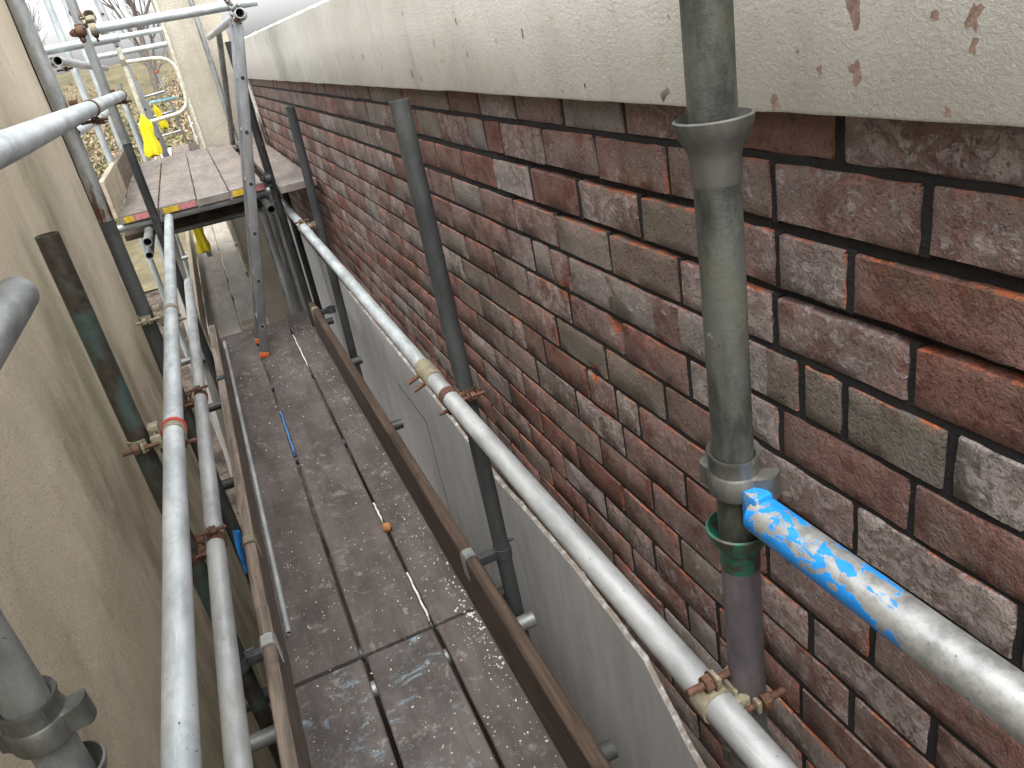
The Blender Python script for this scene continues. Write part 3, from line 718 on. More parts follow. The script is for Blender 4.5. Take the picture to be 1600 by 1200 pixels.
def coupler(pA, dA, pB, dB, m1, m2, label, flipA=1, flipB=1):
    """right-angle coupler between tube A (through pA) and tube B (through pB)"""
    pA, pB, dA, dB = Vector(pA), Vector(pB), Vector(dA).normalized(), Vector(dB).normalized()
    n = (pB - pA).normalized(); x = (dA - n * dA.dot(n)).normalized() * flipB; y = n.cross(x)
    h = (pB - pA).length / 2; mid = (pA + pB) / 2
    e = empty('scaffold_coupler', mid, label, 'coupler', 'scaffold couplers')
    e.rotation_euler = Matrix((x, y, n)).transposed().to_euler()
    s = link('saddle', cm('saddle', m1), m1, e)
    A = Matrix.Translation((0, 0, -h)) @ (Matrix.Identity(4) if flipA == 1 else Matrix.Rotation(math.pi, 4, 'Z'))
    B = Matrix.Translation((0, 0, h)) @ Matrix.Rotation(math.pi, 4, 'X') @ Matrix.Rotation(R(90), 4, 'Z')
    for M in (A, B):
        b = link('band', cm('band', m1), m1, e); b.matrix_local = M
        t_ = link('bolt', cm('bolt', m2), m2, e); t_.matrix_local = M
        link('nut', cm('nut', m2), m2, t_)
    return e
Yv, Zv, Xv = (0, 1, 0), (0, 0, 1), (1, 0, 0)
coupler((rail_x, 0.675, rail_z), Yv, (SX, 0.675, rail_z), Zv, MBRASS, MRUST, 'rusty coupler clamping the silver guardrail to the cup standard')
coupler((rail_x, 1.865, rail_z), Yv, (0.468, 1.865, rail_z), Zv, MRUST, MRUST, 'rusty coupler clamping the silver guardrail to the dark grey guard post', -1)
coupler((rail_x, 4.51, rail_z + 0.012), Yv, (0.489, 4.515, rail_z + 0.012), Zv, MBRASS, MRUST, 'yellowed coupler on the pale guardrail at the leaning post')
c4 = coupler((-0.262, 1.885, -0.773), Yv, (-0.34, 1.885, -0.773), Zv, MBRASS, MRUST, 'coupler with red tape holding the bright guardrail to the green post')
bm = bmesh.new(); lathe(bm, [(0.0290, -0.005), (0.0302, -0.005), (0.0302, 0.005), (0.0290, 0.005)], 26, Matrix.Translation((-0.262, 1.905, -0.773)) @ Matrix.Rotation(R(90), 4, 'X'), close=True)
lathe(bm, [(0.0288, -0.003), (0.0306, -0.003), (0.0306, 0.004), (0.0288, 0.004)], 26, Matrix.Translation((-0.262, 1.893, -0.773)) @ Matrix.Rotation(R(82), 4, 'X'), close=True)
tag(link('red_tape', from_bm('red_tape', bm), MREDT), 'red and white tape wound round the bright guardrail', 'tape')
coupler((-0.278, 1.905, -1.117), Yv, (-0.34, 1.905, -1.117), Zv, MRUST, MRUST, 'rusty coupler holding the scuffed rail to the green post', -1)
coupler((-0.262, 2.96, -0.764), Yv, (-0.345, 2.96, -0.764), Zv, MBRASS, MBRASS, 'yellowed coupler where the bright guardrail passes the dark lower standard')
coupler((-0.278, 2.96, -1.113), Yv, (-0.345, 2.96, -1.113), Zv, MRUST, MRUST, 'rusty coupler where the scuffed rail passes the dark lower standard', -1)
coupler((-0.262, 2.96, -0.057), Yv, (-0.345, 2.96, -0.057), Zv, MRUST, MRUST, 'rusty coupler fixing the highest guardrail to the weathered standard')
coupler((-0.262, 4.87, -0.058), Yv, (-0.33, 4.87, -0.058), Zv, MRUST, MRUST, 'rusty coupler at the far end of the highest guardrail')
# --- ledgers and transoms that carry the deck
LZ = DZ - 0.038 - 0.0483 - 0.0245
tube('ledger_tube', (0.415, -1.0, LZ), (0.415, 5.3, LZ), MG_OLD, 'ledger under the deck edge on the brick wall side')
tube('ledger_tube', (-0.288, -1.0, LZ), (-0.288, 5.3, LZ), MG_OLD, 'ledger under the deck edge on the tan wall side')
TZ = DZ - 0.0385 - 0.0242
for y, xe, m, lb in ((0.28, 0.53, MG_OLD, 'transom under the near deck boards, below the blue ledger'), (1.265, 0.485, MG_DARK, 'transom with a dark stub end beyond the brown toe board'), (1.80, 0.50, MG_OLD, 'transom under the board joint, near board ends'), (1.96, 0.50, MG_DARK, 'dark transom under the board joint, far board ends'),
                     (3.38, 0.50, MG_DARK, 'transom with dark stub end beside the grey render seam'), (4.35, 0.51, MG_DARK, 'transom with dark stub end near the leaning post'), (5.22, 0.50, MG_DARK, 'transom under the far end of the dark deck')):
    tube('transom_tube', (-0.42, y, TZ), (xe, y, TZ), m, lb)

# ================================================================== DECK BOARDS
def board_mesh(wd, L, th=0.0385, seed=0, bow=0.002):
    bm = bmesh.new(); rng = random.Random(seed); n = max(4, int(L / 0.15)); cols = []
    sec = [(-wd / 2 + 0.004, 0), (0, 0), (wd / 2 - 0.004, 0), (wd / 2, -0.004), (wd / 2, -th), (-wd / 2, -th), (-wd / 2, -0.004)]
    for k in range(n + 1):
        y = -L / 2 + L * k / n; je = rng.uniform(-0.0012, 0.0012); jr = rng.uniform(-0.0012, 0.0012); jz = bow * mnoise.noise(Vector((y * 1.5, seed, 0)))
        cols.append([bm.verts.new((x + (jr if x > 0 else (je if x < 0 else 0)), y, z + jz * (1 if z > -0.01 else 0) + (0.0007 * rng.uniform(-1, 1) if x == 0 else 0))) for x, z in sec])
    for A, B in zip(cols, cols[1:]):
        for k in range(7): bm.faces.new((A[k], A[(k + 1) % 7], B[(k + 1) % 7], B[k]))
    bm.faces.new(cols[0]); bm.faces.new(cols[-1][::-1]); bmesh.ops.recalc_face_normals(bm, faces=bm.faces)
    return from_bm('board', bm)
def band_mesh(wd, th=0.0385):
    bm = bmesh.new(); o_ = 0.0014; hw_ = 0.016
    lo = [(-wd / 2, 0), (wd / 2, 0), (wd / 2, -th), (-wd / 2, -th)]; hi = [(-wd / 2 - o_, o_), (wd / 2 + o_, o_), (wd / 2 + o_, -th - o_), (-wd / 2 - o_, -th - o_)]
    rr = []
    for y, s in ((-hw_, lo), (-hw_, hi), (hw_, hi), (hw_, lo)): rr.append([bm.verts.new((x, y, z)) for x, z in s])
    for A, B in zip(rr, rr[1:]):
        for k in range(4): bm.faces.new((A[k], A[(k + 1) % 4], B[(k + 1) % 4], B[k]))
    bmesh.ops.recalc_face_normals(bm, faces=bm.faces); return from_bm('end_band', bm, False)
BS = [0]
def board(x0, x1, y0, y1, ztop, mat, label, group=None, ends=None, rot=0.0, daubs=()):
    BS[0] += 1; wd = x1 - x0; L = y1 - y0
    o = link('scaffold_board', board_mesh(wd, L, seed=BS[0]), mat); o.location = ((x0 + x1) / 2, (y0 + y1) / 2, ztop); o.rotation_euler = (0, 0, rot)
    tag(o, label, 'scaffold board', group)
    if ends:
        for m in ends:
            b = link('end_band', band_mesh(wd), m, o); b.location = (0, -L / 2 + 0.018, 0)
            for (a_, b_, mm) in daubs:
                ec = bmesh.new(); box(ec, -wd / 2 + wd * a_, -wd / 2 + wd * b_, -0.0025, 0.0, -0.036, -0.002); e_ = link('paint_daub', from_bm('paint_daub', ec, False), mm, o); e_.location = (0, -L / 2 - 0.0005, 0)
    return o
X3 = [(-0.252, -0.0305), (-0.0185, 0.1970), (0.2085, 0.432)]
for (a, b), nm in zip(X3, ('beside the weathered toe board', 'in the middle of the deck', 'beside the brown toe board')):
    board(a, b, 1.885, 5.34 + (0.07 if a > 0.1 else 0.02), DZ, MDECK, 'long dark scaffold board %s' % nm, rot=random.uniform(-0.0006, 0.0006))
    board(a + 0.004, b + 0.002, -1.6, 1.872, DZ - 0.003, MDECK if a > 0.1 else MDECKP, ('near dark scaffold board %s' % nm) if a > 0.1 else ('near scaffold board with worn pale blue paint, %s' % nm), rot=random.uniform(-0.0006, 0.0006))
for (a, b), nm in zip(X3, ('tan wall side', 'middle', 'brick wall side')):  # unseen lower boards, added so the deck gaps look black
    board(a, b, -1.0, 5.0, GZ + 0.20, MTOE, 'dark board added below to keep the deck gaps black, %s' % nm)
for y in (0.3, 4.6): tube('transom_tube', (-0.42, y, GZ + 0.137), (0.5, y, GZ + 0.137), MG_DARK, 'low transom under the added gap blocking boards, %s' % ('below the blue ledger' if y < 1 else 'below the ladder foot'))
# toe boards on edge
def toe(x0, x1, y0, y1, z0, z1, mat, label, lean=0.0):
    bm = bmesh.new(); n = 26; cols = []; sec = [(x0, z0), (x1, z0), (x1, z1 - 0.004), (x1 - 0.004, z1), (x0 + 0.004, z1), (x0, z1 - 0.004)]
    cx = (x0 + x1) / 2
    for k in range(n + 1):
        y = (y1 - y0) * (k / n - 0.5)
        cols.append([bm.verts.new((x - cx + 0.002 * mnoise.noise(Vector((y, x * 9, 1))), y, z - z0 + (0.003 * mnoise.noise(Vector((y * 5, x * 30, 2))) if z > z0 + 0.1 else 0))) for x, z in sec])
    for A, B in zip(cols, cols[1:]):
        for k in range(6): bm.faces.new((A[k], A[(k + 1) % 6], B[(k + 1) % 6], B[k]))
    bm.faces.new(cols[0]); bm.faces.new(cols[-1][::-1]); bmesh.ops.recalc_face_normals(bm, faces=bm.faces)
    o = link('toe_board', from_bm('toe_board', bm), mat); o.location = (cx, (y0 + y1) / 2, z0); o.rotation_euler = (0, lean, 0)
    return tag(o, label, 'toe board')
tR = toe(0.345, 0.383, -0.6, 4.86, DZ + 0.001, DZ + 0.212, MTOE, 'dark brown toe board on edge along the brick wall side')
tL1 = toe(-0.272, -0.234, 2.03, 5.05, DZ + 0.001, DZ + 0.195, MTOEL, 'weathered grey toe board, farther length on the tan wall side')
tL2 = toe(-0.268, -0.230, -0.6, 2.02, DZ + 0.001, DZ + 0.205, MTOEL, 'weathered toe board with worn rounded end, near length on the tan wall side')
def toe_clip(x0, x1, y, z1, mat, label, post=None):
    """strap folded over the toe board"""
    e = empty('toe_board_clip', ((x0 + x1) / 2, y, z1), label, 'clip')
    bm = bmesh.new(); hw_, th = 0.022, 0.003; xs = (x1 - x0) / 2 + 0.0008; pr = []
    path = [(-xs - th, -0.075)] + [(-xs - th + 0, -0.004)] + [(-xs * 0.8, th + 0.003), (0, th + 0.006), (xs * 0.8, th + 0.003)] + [(xs + th, -0.004), (xs + th, -0.075)]
    inn = [(-xs, -0.075), (-xs, -0.003), (-xs * 0.78, 0.001), (0, 0.003), (xs * 0.78, 0.001), (xs, -0.003), (xs, -0.075)]
    for yy in (-hw_, hw_): pr.append(([bm.verts.new((x, yy, z)) for x, z in path], [bm.verts.new((x, yy, z)) for x, z in inn]))
    (a0, b0), (a1, b1) = pr
    for k in range(6):
        bm.faces.new((a0[k], a0[k + 1], a1[k + 1], a1[k])); bm.faces.new((b0[k], b1[k], b1[k + 1], b0[k + 1]))
        bm.faces.new((a0[k], b0[k], b0[k + 1], a0[k + 1])); bm.faces.new((a1[k], a1[k + 1], b1[k + 1], b1[k]))
    for k in (0, 6): bm.faces.new((a0[k], a1[k], b1[k], b0[k]))
    bmesh.ops.recalc_face_normals(bm, faces=bm.faces); link('strap', from_bm('strap', bm), mat, e)
    if post is not None:
        px_ = post - (x0 + x1) / 2
        bm = bmesh.new(); lathe(bm, [(0.0246, -0.018), (0.0282, -0.018), (0.0282, 0.018), (0.0246, 0.018)], 26, Matrix.Translation((px_, 0, -0.035)), close=True); bmesh.ops.recalc_face_normals(bm, faces=bm.faces); link('post_ring', from_bm('post_ring', bm), MG_DARK, e)
        s_ = 1 if px_ > 0 else -1
        bm = bmesh.new(); box(bm, min(s_ * (xs + th), px_ - s_ * 0.026), max(s_ * (xs + th), px_ - s_ * 0.026), -0.014, 0.014, -0.05, -0.02, None, 0.002); link('lug', from_bm('lug', bm), MG_DARK, e)
        bm = bmesh.new(); lathe(bm, [(0, -0.02), (0.0055, -0.02), (0.0055, 0.05), (0, 0.05)], 10, Matrix.Translation((px_ + 0.0, 0.03, -0.03)) @ Matrix.Rotation(R(90), 4, 'Y')); link('bolt', from_bm('bolt', bm), MG_DARK, e)
    return e
toe_clip(0.345, 0.383, 1.865, DZ + 0.212, MG_OLD, 'galvanised clip over the brown toe board at the dark grey guard post', 0.468)
toe_clip(0.345, 0.383, 4.70, DZ + 0.212, MBRASS, 'yellowed clip over the brown toe board at the leaning post', 0.455)
toe_clip(-0.268, -0.230, 1.86, DZ + 0.205, MG_SILV, 'wide galvanised clip over the near weathered toe board', -0.34)
toe_clip(-0.272, -0.234, 2.42, DZ + 0.197, MBRASS, 'rusty yellow clip over the farther weathered toe board')
toe_clip(-0.272, -0.234, 4.05, DZ + 0.197, MG_DARK, 'small dark clip over the farther weathered toe board')
# thin tube in the deck corner, added as a light reflection
tube('reflection_tube', (-0.214, 2.1, DZ + 0.0125), (-0.221, 5.2, DZ + 0.0125), MG_SILV, 'thin metal tube standing in for reflected light along the weathered toe board', 'pipe', r=0.010, t=0.002, seg=14)
# small things on the deck
bm = bmesh.new(); lathe(bm, [(0.0, 0.0), (0.012, 0.0), (0.013, 0.010), (0.019, 0.013), (0.022, 0.020), (0.019, 0.029), (0.010, 0.033), (0.0, 0.034)], 18)
p = at(606, 820, Z=DZ + 0.012); o = link('rusty_cap_nut', from_bm('rusty_cap_nut', bm), MTERRA); o.location = p; o.scale = (0.85, 0.85, 0.95); o.rotation_euler = (R(80), R(10), R(-25)); tag(o, 'small rust orange cap nut lying on the board gap', 'nut')
def gap_strip(q0, q1, x, mat, label):
    p0 = at(*q0, Z=DZ); p1 = at(*q1, Z=DZ); bm = bmesh.new(); n = 10; cc = []; ya, yb = p1.y, p0.y
    for k in range(n + 1):
        y = ya + (yb - ya) * k / n; wv = 0.0012 * math.sin(k * 1.7)
        cc.append([bm.verts.new(v) for v in ((x - 0.0032 + wv, y, DZ - 0.006), (x + 0.0032 + wv, y, DZ - 0.005), (x + 0.0022, y, DZ - 0.03), (x - 0.0022, y, DZ - 0.03))])
    for A, B in zip(cc, cc[1:]):
        for k in range(4): bm.faces.new((A[k], A[(k + 1) % 4], B[(k + 1) % 4], B[k]))
    bm.faces.new(cc[0]); bm.faces.new(cc[-1][::-1]); bmesh.ops.recalc_face_normals(bm, faces=bm.faces)
    tag(link('plastic_and_light_strip', from_bm('plastic_and_light_strip', bm), mat), label, 'strip')  # blue one is plastic, pale ones paint light showing through the gap
gap_strip((440, 640), (463, 702), -0.0245, MBPL, 'blue plastic strip wedged in the gap between dark boards')
gap_strip((633, 893), (662, 962), 0.2028, MCRUMB, 'pale strip painting light seen through the board gap near the board ends')
gap_strip((587, 782), (599, 808), 0.2028, MCRUMB, 'short pale strip painting light seen through the board gap just past the cap nut')
gap_strip((462, 520), (484, 566), 0.2028, MCRUMB, 'pale strip painting light seen through the board gap near the ladder foot')
bm = bmesh.new(); bent_tube(bm, [(-0.296, 2.52, -1.60), (-0.288, 2.50, -1.52), (-0.285, 2.50, -1.455), (-0.292, 2.49, -1.44), (-0.300, 2.47, -1.50), (-0.303, 2.46, -1.60)], 0.008, 6)
tag(link('plastic_wrapper', from_bm('plastic_wrapper', bm), MBPL), 'scrap of blue plastic caught behind the weathered toe board', 'wrapper')
# crumbs of lime and brick over the boards
bm = bmesh.new(); rc = random.Random(3)
def crumb(x, y, z, s):
    M = Matrix.Translation((x, y, z)) @ Matrix.Rotation(rc.uniform(0, 6.28), 4, Vector((rc.uniform(-1, 1), rc.uniform(-1, 1), 1)).normalized())
    vs_ = [bm.verts.new(M @ Vector((s * rc.uniform(0.5, 1.2) * a, s * rc.uniform(0.4, 1.0) * b, s * rc.uniform(0.3, 0.7) * c))) for a, b, c in ((1, 0, 0), (-1, 0, 0), (0, 1, 0), (0, -1, 0), (0, 0, 1), (0, 0, -1))]
    for q in ((0, 2, 4), (2, 1, 4), (1, 3, 4), (3, 0, 4), (2, 0, 5), (1, 2, 5), (3, 1, 5), (0, 3, 5)): bm.faces.new([vs_[i] for i in q])
for k in range(1500):
    y = rc.uniform(0.7, 5.2) if k % 3 else rc.uniform(0.7, 2.6); x = rc.uniform(-0.22, 0.34)
    if k % 4 == 0: x = 0.34 - abs(rc.gauss(0, 0.05))
    if min(abs(x + 0.0245), abs(x - 0.2025)) < 0.009 or x < -0.22 or x > 0.342: continue
    crumb(x, y, DZ + 0.0015 - (0.003 if y < 1.875 else 0), rc.choice([0.0014, 0.0018, 0.0024, 0.0032, 0.0045]) * rc.uniform(0.8, 1.2))
for k in range(60):
    y = rc.gauss(1.87, 0.16); crumb(0.338 - abs(rc.gauss(0, 0.02)), y, DZ + 0.002, rc.uniform(0.003, 0.009))
tag(link('lime_crumbs', from_bm('lime_crumbs', bm, False), MCRUMB), 'pale crumbs of old lime and brick scattered over the dark boards', 'rubble', kind='stuff')

# ================================================================== UPPER PLATFORM
PB = [(-0.53, -0.311, 5.10, (MPBRN,)), (-0.304, -0.085, 5.09, (MPBRN,)), (-0.079, 0.110, 5.08, (MPGRY,)), (0.116, 0.326, 5.08, (MPBRN,))]
DAUB = {-0.53: ((0.12, 0.36, MPYEL), (0.40, 0.95, MPPNK)), -0.304: ((0.1, 0.5, MPYEL), (0.52, 0.95, MPPNK)), -0.079: (), 0.116: ((0.05, 0.6, MPYEL), (0.7, 0.98, MPPNK))}
for (a, b, y0, en), nm in zip(PB, ('beside its pale toe board', 'second from the pale toe board', 'with grey steel end, in the middle', 'with yellow painted end behind the ladder')):
    board(a, b, y0, 8.34, PZ, MPLAT, 'pale upper platform board %s' % nm, 'upper platform boards', en, daubs=DAUB[a])
board(0.384, 0.598, 4.80, 8.34, PZ - 0.003, MPLAT, 'upper platform board close against the brick wall', 'upper platform boards', (MPGRY,))
for y, m, lb in ((5.16, MG_NEW, 'front transom carrying the upper platform boards'), (6.7, MG_DARK, 'middle transom carrying the upper platform boards'), (8.2, MG_DARK, 'rear transom carrying the upper platform boards')):
    tube('transom_tube', (-0.60, y, PZ - 0.064), (0.585, y, PZ - 0.064), m, lb)
tube('ledger_tube', (-0.40, 4.75, PZ - 0.113), (-0.40, 8.6, PZ - 0.113), MG_OLD, 'ledger below the upper platform on the open side')
tube('ledger_tube', (0.30, 4.78, PZ - 0.113), (0.30, 8.36, PZ - 0.113), MG_DARK, 'ledger below the upper platform near the brick wall')
toe(-0.57, -0.533, 5.12, 6.3, PZ + 0.001, PZ + 0.215, MPINE, 'pale toe board on the open edge of the upper platform')
toe(-0.57, -0.533, 6.32, 8.3, PZ + 0.001, PZ + 0.20, MTOEL, 'grey weathered toe board on the open edge of the upper platform')
# platform standards and guard rails
for x, y, z1, m, lb in ((-0.605, 5.35, 1.7, MG_NEW, 'bright standard outside the platform, nearest the tan wall corner'), (-0.60, 6.75, 1.7, MG_NEW, 'bright standard outside the platform beside the grey toe board'), (-0.60, 8.2, 1.7, MG_NEW, 'bright standard at the far outer corner of the platform'),
                        (-0.95, 6.0, 1.6, MG_NEW, 'bright standard of the neighbouring scaffold run, first'), (-0.95, 7.8, 1.6, MG_OLD, 'grey standard of the neighbouring scaffold run, second'),
                        (0.40, 8.30, 1.6, MG_OLD, 'grey standard against the pebbledashed wall')):
    tube('standard_tube', (x, y, GZ), (x, y, z1), m, lb, 'scaffold standard')
tube('brace_tube', (0.354, 8.14, PZ + 0.004), (0.47, 7.0, 0.24), MG_OLD, 'leaning brace in front of the pebbledashed wall')
tube('guardrail_tube', at(115, 20, Y=4.95), at(115, 20, Y=4.95) + Vector((0, 3.6, 0)), MG_SILV, 'upper platform guardrail, open end facing along the scaffold')
tube('guardrail_tube', at(90, 95, Y=4.98), at(90, 95, Y=4.98) + Vector((0, 3.6, -0.02)), MG_SILV, 'outer platform guardrail with open end near the tan wall corner')
tube('guardrail_tube', (-0.555, 5.0, -0.20), (-0.555, 8.5, -0.20), MG_NEW, 'middle platform guardrail on the open side')
p = at(375, 20, Y=4.50); tube('guardrail_tube', p, (p.x + 0.02, 8.2, p.z + 0.02), MG_SILV, 'open ended tube beside the ladder top, brick wall side')
a, b = at(150, 45, Y=4.66), at(398, 3, Y=4.66); tube('cross_tube', (a.x - 0.02, 4.66, a.z), (b.x + 0.01, 4.66, b.z + 0.004), MG_NEW, 'cross tube tying the ladder top between both scaffold sides')
a, b = at(88, 76, Y=5.30), at(186, 58, Y=5.30); tube('cross_tube', (a.x - 0.08, 5.30, a.z), (b.x, 5.30, a.z), MG_NEW, 'short cross tube on the open side of the platform')
for z, lb in ((0.36, 'upper'), (0.24, 'lower')):
    tube('cross_tube', (-0.62, 8.26, z), (0.08, 8.26, z), MG_NEW, '%s end guardrail tube across the far end of the platform' % lb)
a = at(150, 45, Y=4.66)
coupler((-0.262, 4.66, a.z), Xv, (-0.262, 4.71, a.z + 0.06), Yv, MBRASS, MRUST, 'yellowed coupler at the open end of the cross tube')
coupler((-0.325, 4.66, a.z), Xv, (-0.328, 4.87 - 0.15, a.z), Zv, MRUST, MRUST, 'rusty coupler on the cross tube at the grey standard length')
coupler((0.352, 5.0, PZ + 0.03), Xv, (0.355, 5.04, PZ + 0.03), Zv, MG_BLACK, MG_BLACK, 'black coupler at the foot of the black standard on the platform')
q = at(377, 22, Y=4.58); coupler((q.x, 4.6, q.z), Yv, (q.x - 0.03, 4.66, q.z + 0.05), Xv, MG_OLD, MRUST, 'grey coupler joining cross tube and open ended tube by the ladder')
coupler((-0.52, 5.35, 0.16), Yv, (-0.605, 5.35, 0.16), Zv, MBRASS, MRUST, 'yellowed coupler on the outer platform guardrail')
coupler((-0.555, 6.75, -0.20), Yv, (-0.60, 6.75, -0.20), Zv, MG_OLD, MRUST, 'grey coupler on the middle platform guardrail')

# ladder: stiles with rung ends, black discs painting the dark inside
def ladder(p0, p1, wvec, label, rung=0.28, stile=(0.022, 0.050), mat=MALU, feet=MORANGE, tops=None, holes=True, group=None, rmat=None, endcol=None):
    p0, p1, wv = Vector(p0), Vector(p1), Vector(wvec); L = (p1 - p0).length
    z = (p1 - p0).normalized(); x = wv.normalized(); y = z.cross(x)
    e = empty('ladder', p0, label, 'ladder', group); e.rotation_euler = Matrix((x, y, z)).transposed().to_euler()
    W = wv.length; st, sd2 = stile
    for sx in (0, W):
        bm = bmesh.new(); box(bm, sx - st / 2, sx + st / 2, -sd2 / 2, sd2 / 2, 0.02, L, None, 0.004); s = link('stile', from_bm('stile', bm), mat, e)
        if feet:
            bm = bmesh.new(); box(bm, sx - st / 2 - 0.003, sx + st / 2 + 0.003, -sd2 / 2 - 0.003, sd2 / 2 + 0.003, 0.0, 0.035, None, 0.005); link('rubber_foot', from_bm('rubber_foot', bm), feet, e)
        if tops:
            bm = bmesh.new(); box(bm, sx - st / 2 - 0.002, sx + st / 2 + 0.002, -sd2 / 2 - 0.002, sd2 / 2 + 0.002, L - 0.04, L + 0.004, None, 0.004); link('end_cap', from_bm('end_cap', bm), tops, e)
    k = 0.20
    while k < L - 0.1:
        bm = bmesh.new(); lathe(bm, [(0.0142, 0.0), (0.0152, 0.0), (0.0152, W), (0.0142, W)], 12, Matrix.Translation((0, 0, k)) @ Matrix.Rotation(R(90), 4, 'Y')); rg_o = link('rung', from_bm('rung', bm), rmat or mat, e)
        if holes:
            for sx, s_ in ((-st / 2, -1), (W + st / 2, 1)):
                bm = bmesh.new(); lathe(bm, [(0.0105, 0.0), (0.0165, 0.0), (0.0165, 0.0022), (0.0105, 0.0022)], 16, Matrix.Translation((sx - (0.0022 if s_ < 0 else 0), 0, k)) @ Matrix.Rotation(R(90), 4, 'Y'), close=True); link('rung_ferrule', from_bm('rung_ferrule', bm, False), mat, rg_o)
                bm = bmesh.new(); lathe(bm, [(0.0, 0.0), (0.0105, 0.0), (0.0105, 0.0009), (0.0, 0.0009)], 16, Matrix.Translation((sx - (0.0009 if s_ < 0 else 0), 0, k)) @ Matrix.Rotation(R(90), 4, 'Y')); link('rung_dark_disc', from_bm('rung_dark_disc', bm, False), MBLK, rg_o)  # black disc paints the dark inside of the rung end
        k += rung
    return e
f0 = at(414, 560, Z=DZ + 0.001)
dirv = Vector((0.437 + 0.01, 0, 0.218 - DZ)).normalized()
ladder((f0.x, 4.72, DZ + 0.001), Vector((f0.x, 4.72, DZ)) + dirv * 2.75, (0, 0.285, 0), 'aluminium ladder leaning from the dark deck past the upper platform')
ladder((-0.19, 8.52, -1.86), Vector((-0.38, 8.52, 0.85)), (0, 0.30, 0), 'aluminium ladder rising beyond the far end of the platform')
# swing gate
gate = empty('ladder_gate', (-0.30, 7.86, PZ), 'cream tubular loop gate closing the ladder opening', 'gate')
def P(x, y): v = at(x, y, Y=7.86); return v - Vector((-0.30, 7.86, PZ))
A, B, Cc, D_ = P(197, 97), P(270, 87), P(297, 172), P(216, 196)
def rounded(a, b, c, r):
    u, v = (a - b).normalized(), (c - b).normalized(); return [b + u * r * (1 - t_) ** 2 + v * r * t_ ** 2 for t_ in (0, .2, .4, .6, .8, 1)]
bm = bmesh.new(); bent_tube(bm, [A] + rounded(A, B, Cc, 0.16) + rounded(B, Cc, D_, 0.13) + [D_], 0.017, 12); link('loop_tube', from_bm('loop_tube', bm), MCREAM, gate)
post = tube('hinge_post', (A.x - 0.02, 0.01, 0.0), (A.x - 0.02, 0.01, A.z + 0.12), MCREAM, parent=gate, r=0.021)
for zz in (A.z, D_.z):
    bm = bmesh.new(); lathe(bm, [(0.0212, -0.025), (0.026, -0.025), (0.026, 0.025), (0.0212, 0.025)], 16, Matrix.Translation((A.x - 0.02, 0.01, zz)), close=True); link('hinge_collar', from_bm('hinge_collar', bm), MBRASS, gate)
bm = bmesh.new(); bent_tube(bm, [D_, Vector((A.x - 0.02, 0.01, D_.z - 0.005))], 0.017, 12); link('lower_arm', from_bm('lower_arm', bm), MCREAM, gate)
# yellow netting bundles
def net(base, top, wid, label):
    bm = bmesh.new(); base, top = Vector(base), Vector(top); n, m = 14, 20; rr = []
    for j in range(n + 1):
        t_ = j / n; c = base.lerp(top, t_); wd = wid * (0.62 + 0.38 * (1 - t_)) * min(1, (1 - t_) * 4 + 0.12) * (0.92 + 0.08 * math.sin(t_ * 11))
        ring = []
        for k in range(m):
            a = 2 * math.pi * k / m; f = 1 + 0.30 * math.sin(a * 5 + t_ * 2) + 0.12 * math.sin(a * 9 - t_ * 5)
            ring.append(bm.verts.new(c + Vector((math.cos(a) * wd * 0.5 * f, math.sin(a) * wd * 0.22 * f, 0.012 * math.sin(a * 3) * (1 - t_)))))
        rr.append(ring)
    for A_, B_ in zip(rr, rr[1:]):
        for k in range(m): bm.faces.new((A_[k], A_[(k + 1) % m], B_[(k + 1) % m], B_[k]))
    bm.faces.new(rr[0]); bm.faces.new(rr[-1]); bmesh.ops.recalc_face_normals(bm, faces=bm.faces)
    tag(link('yellow_netting', from_bm('yellow_netting', bm), MYEL), label, 'netting')
net(at(241, 243, Y=7.6), at(221, 178, Y=7.6), 0.125, 'bright yellow netting bundled on the upper platform')
net(at(258, 200, Y=8.9), at(240, 163, Y=8.9), 0.07, 'narrow yellow netting end hanging behind the far ladder')
net(at(320, 393, Y=8.0), at(303, 342, Y=8.0), 0.11, 'bright yellow netting hanging over the lower walkway')
# white pipe and crate corner by the brick wall end
tube('waste_pipe', at(387, 122, Y=7.7), at(410, 198, Y=7.7), MWHT, 'white plastic pipe leaning in the corner of brick and pebbledash', 'pipe', r=0.020, t=0.003)
o = empty('cement_bag', (0.575, 7.55, PZ), 'crumpled pale paper bag at the foot of the brick wall', 'bag')
bm = bmesh.new(); vv = []
for j in range(9):
    t_ = j / 8; ring = []
    for k in range(14):
        a = 2 * math.pi * k / 14; rr_ = (0.045 + 0.012 * math.sin(t_ * 3.1)) * (1 - 0.55 * max(0, t_ - 0.75) * 3); f = 1 + 0.18 * mnoise.noise(Vector((math.cos(a) * 2, math.sin(a) * 2, t_ * 5)))
        ring.append(bm.verts.new((math.cos(a) * rr_ * f * 0.75, math.sin(a) * rr_ * f * 1.5, t_ * 0.27)))
    vv.append(ring)
for A_, B_ in zip(vv, vv[1:]):
    for k in range(14): bm.faces.new((A_[k], A_[(k + 1) % 14], B_[(k + 1) % 14], B_[k]))
bm.faces.new(vv[0]); bm.faces.new(vv[-1]); bmesh.ops.recalc_face_normals(bm, faces=bm.faces); link('bag_body', from_bm('bag_body', bm), mat_simple('pale_paper', (0.52, 0.48, 0.38), 0.8, 0, 0.3, 25, 0.5, 0.006), o)

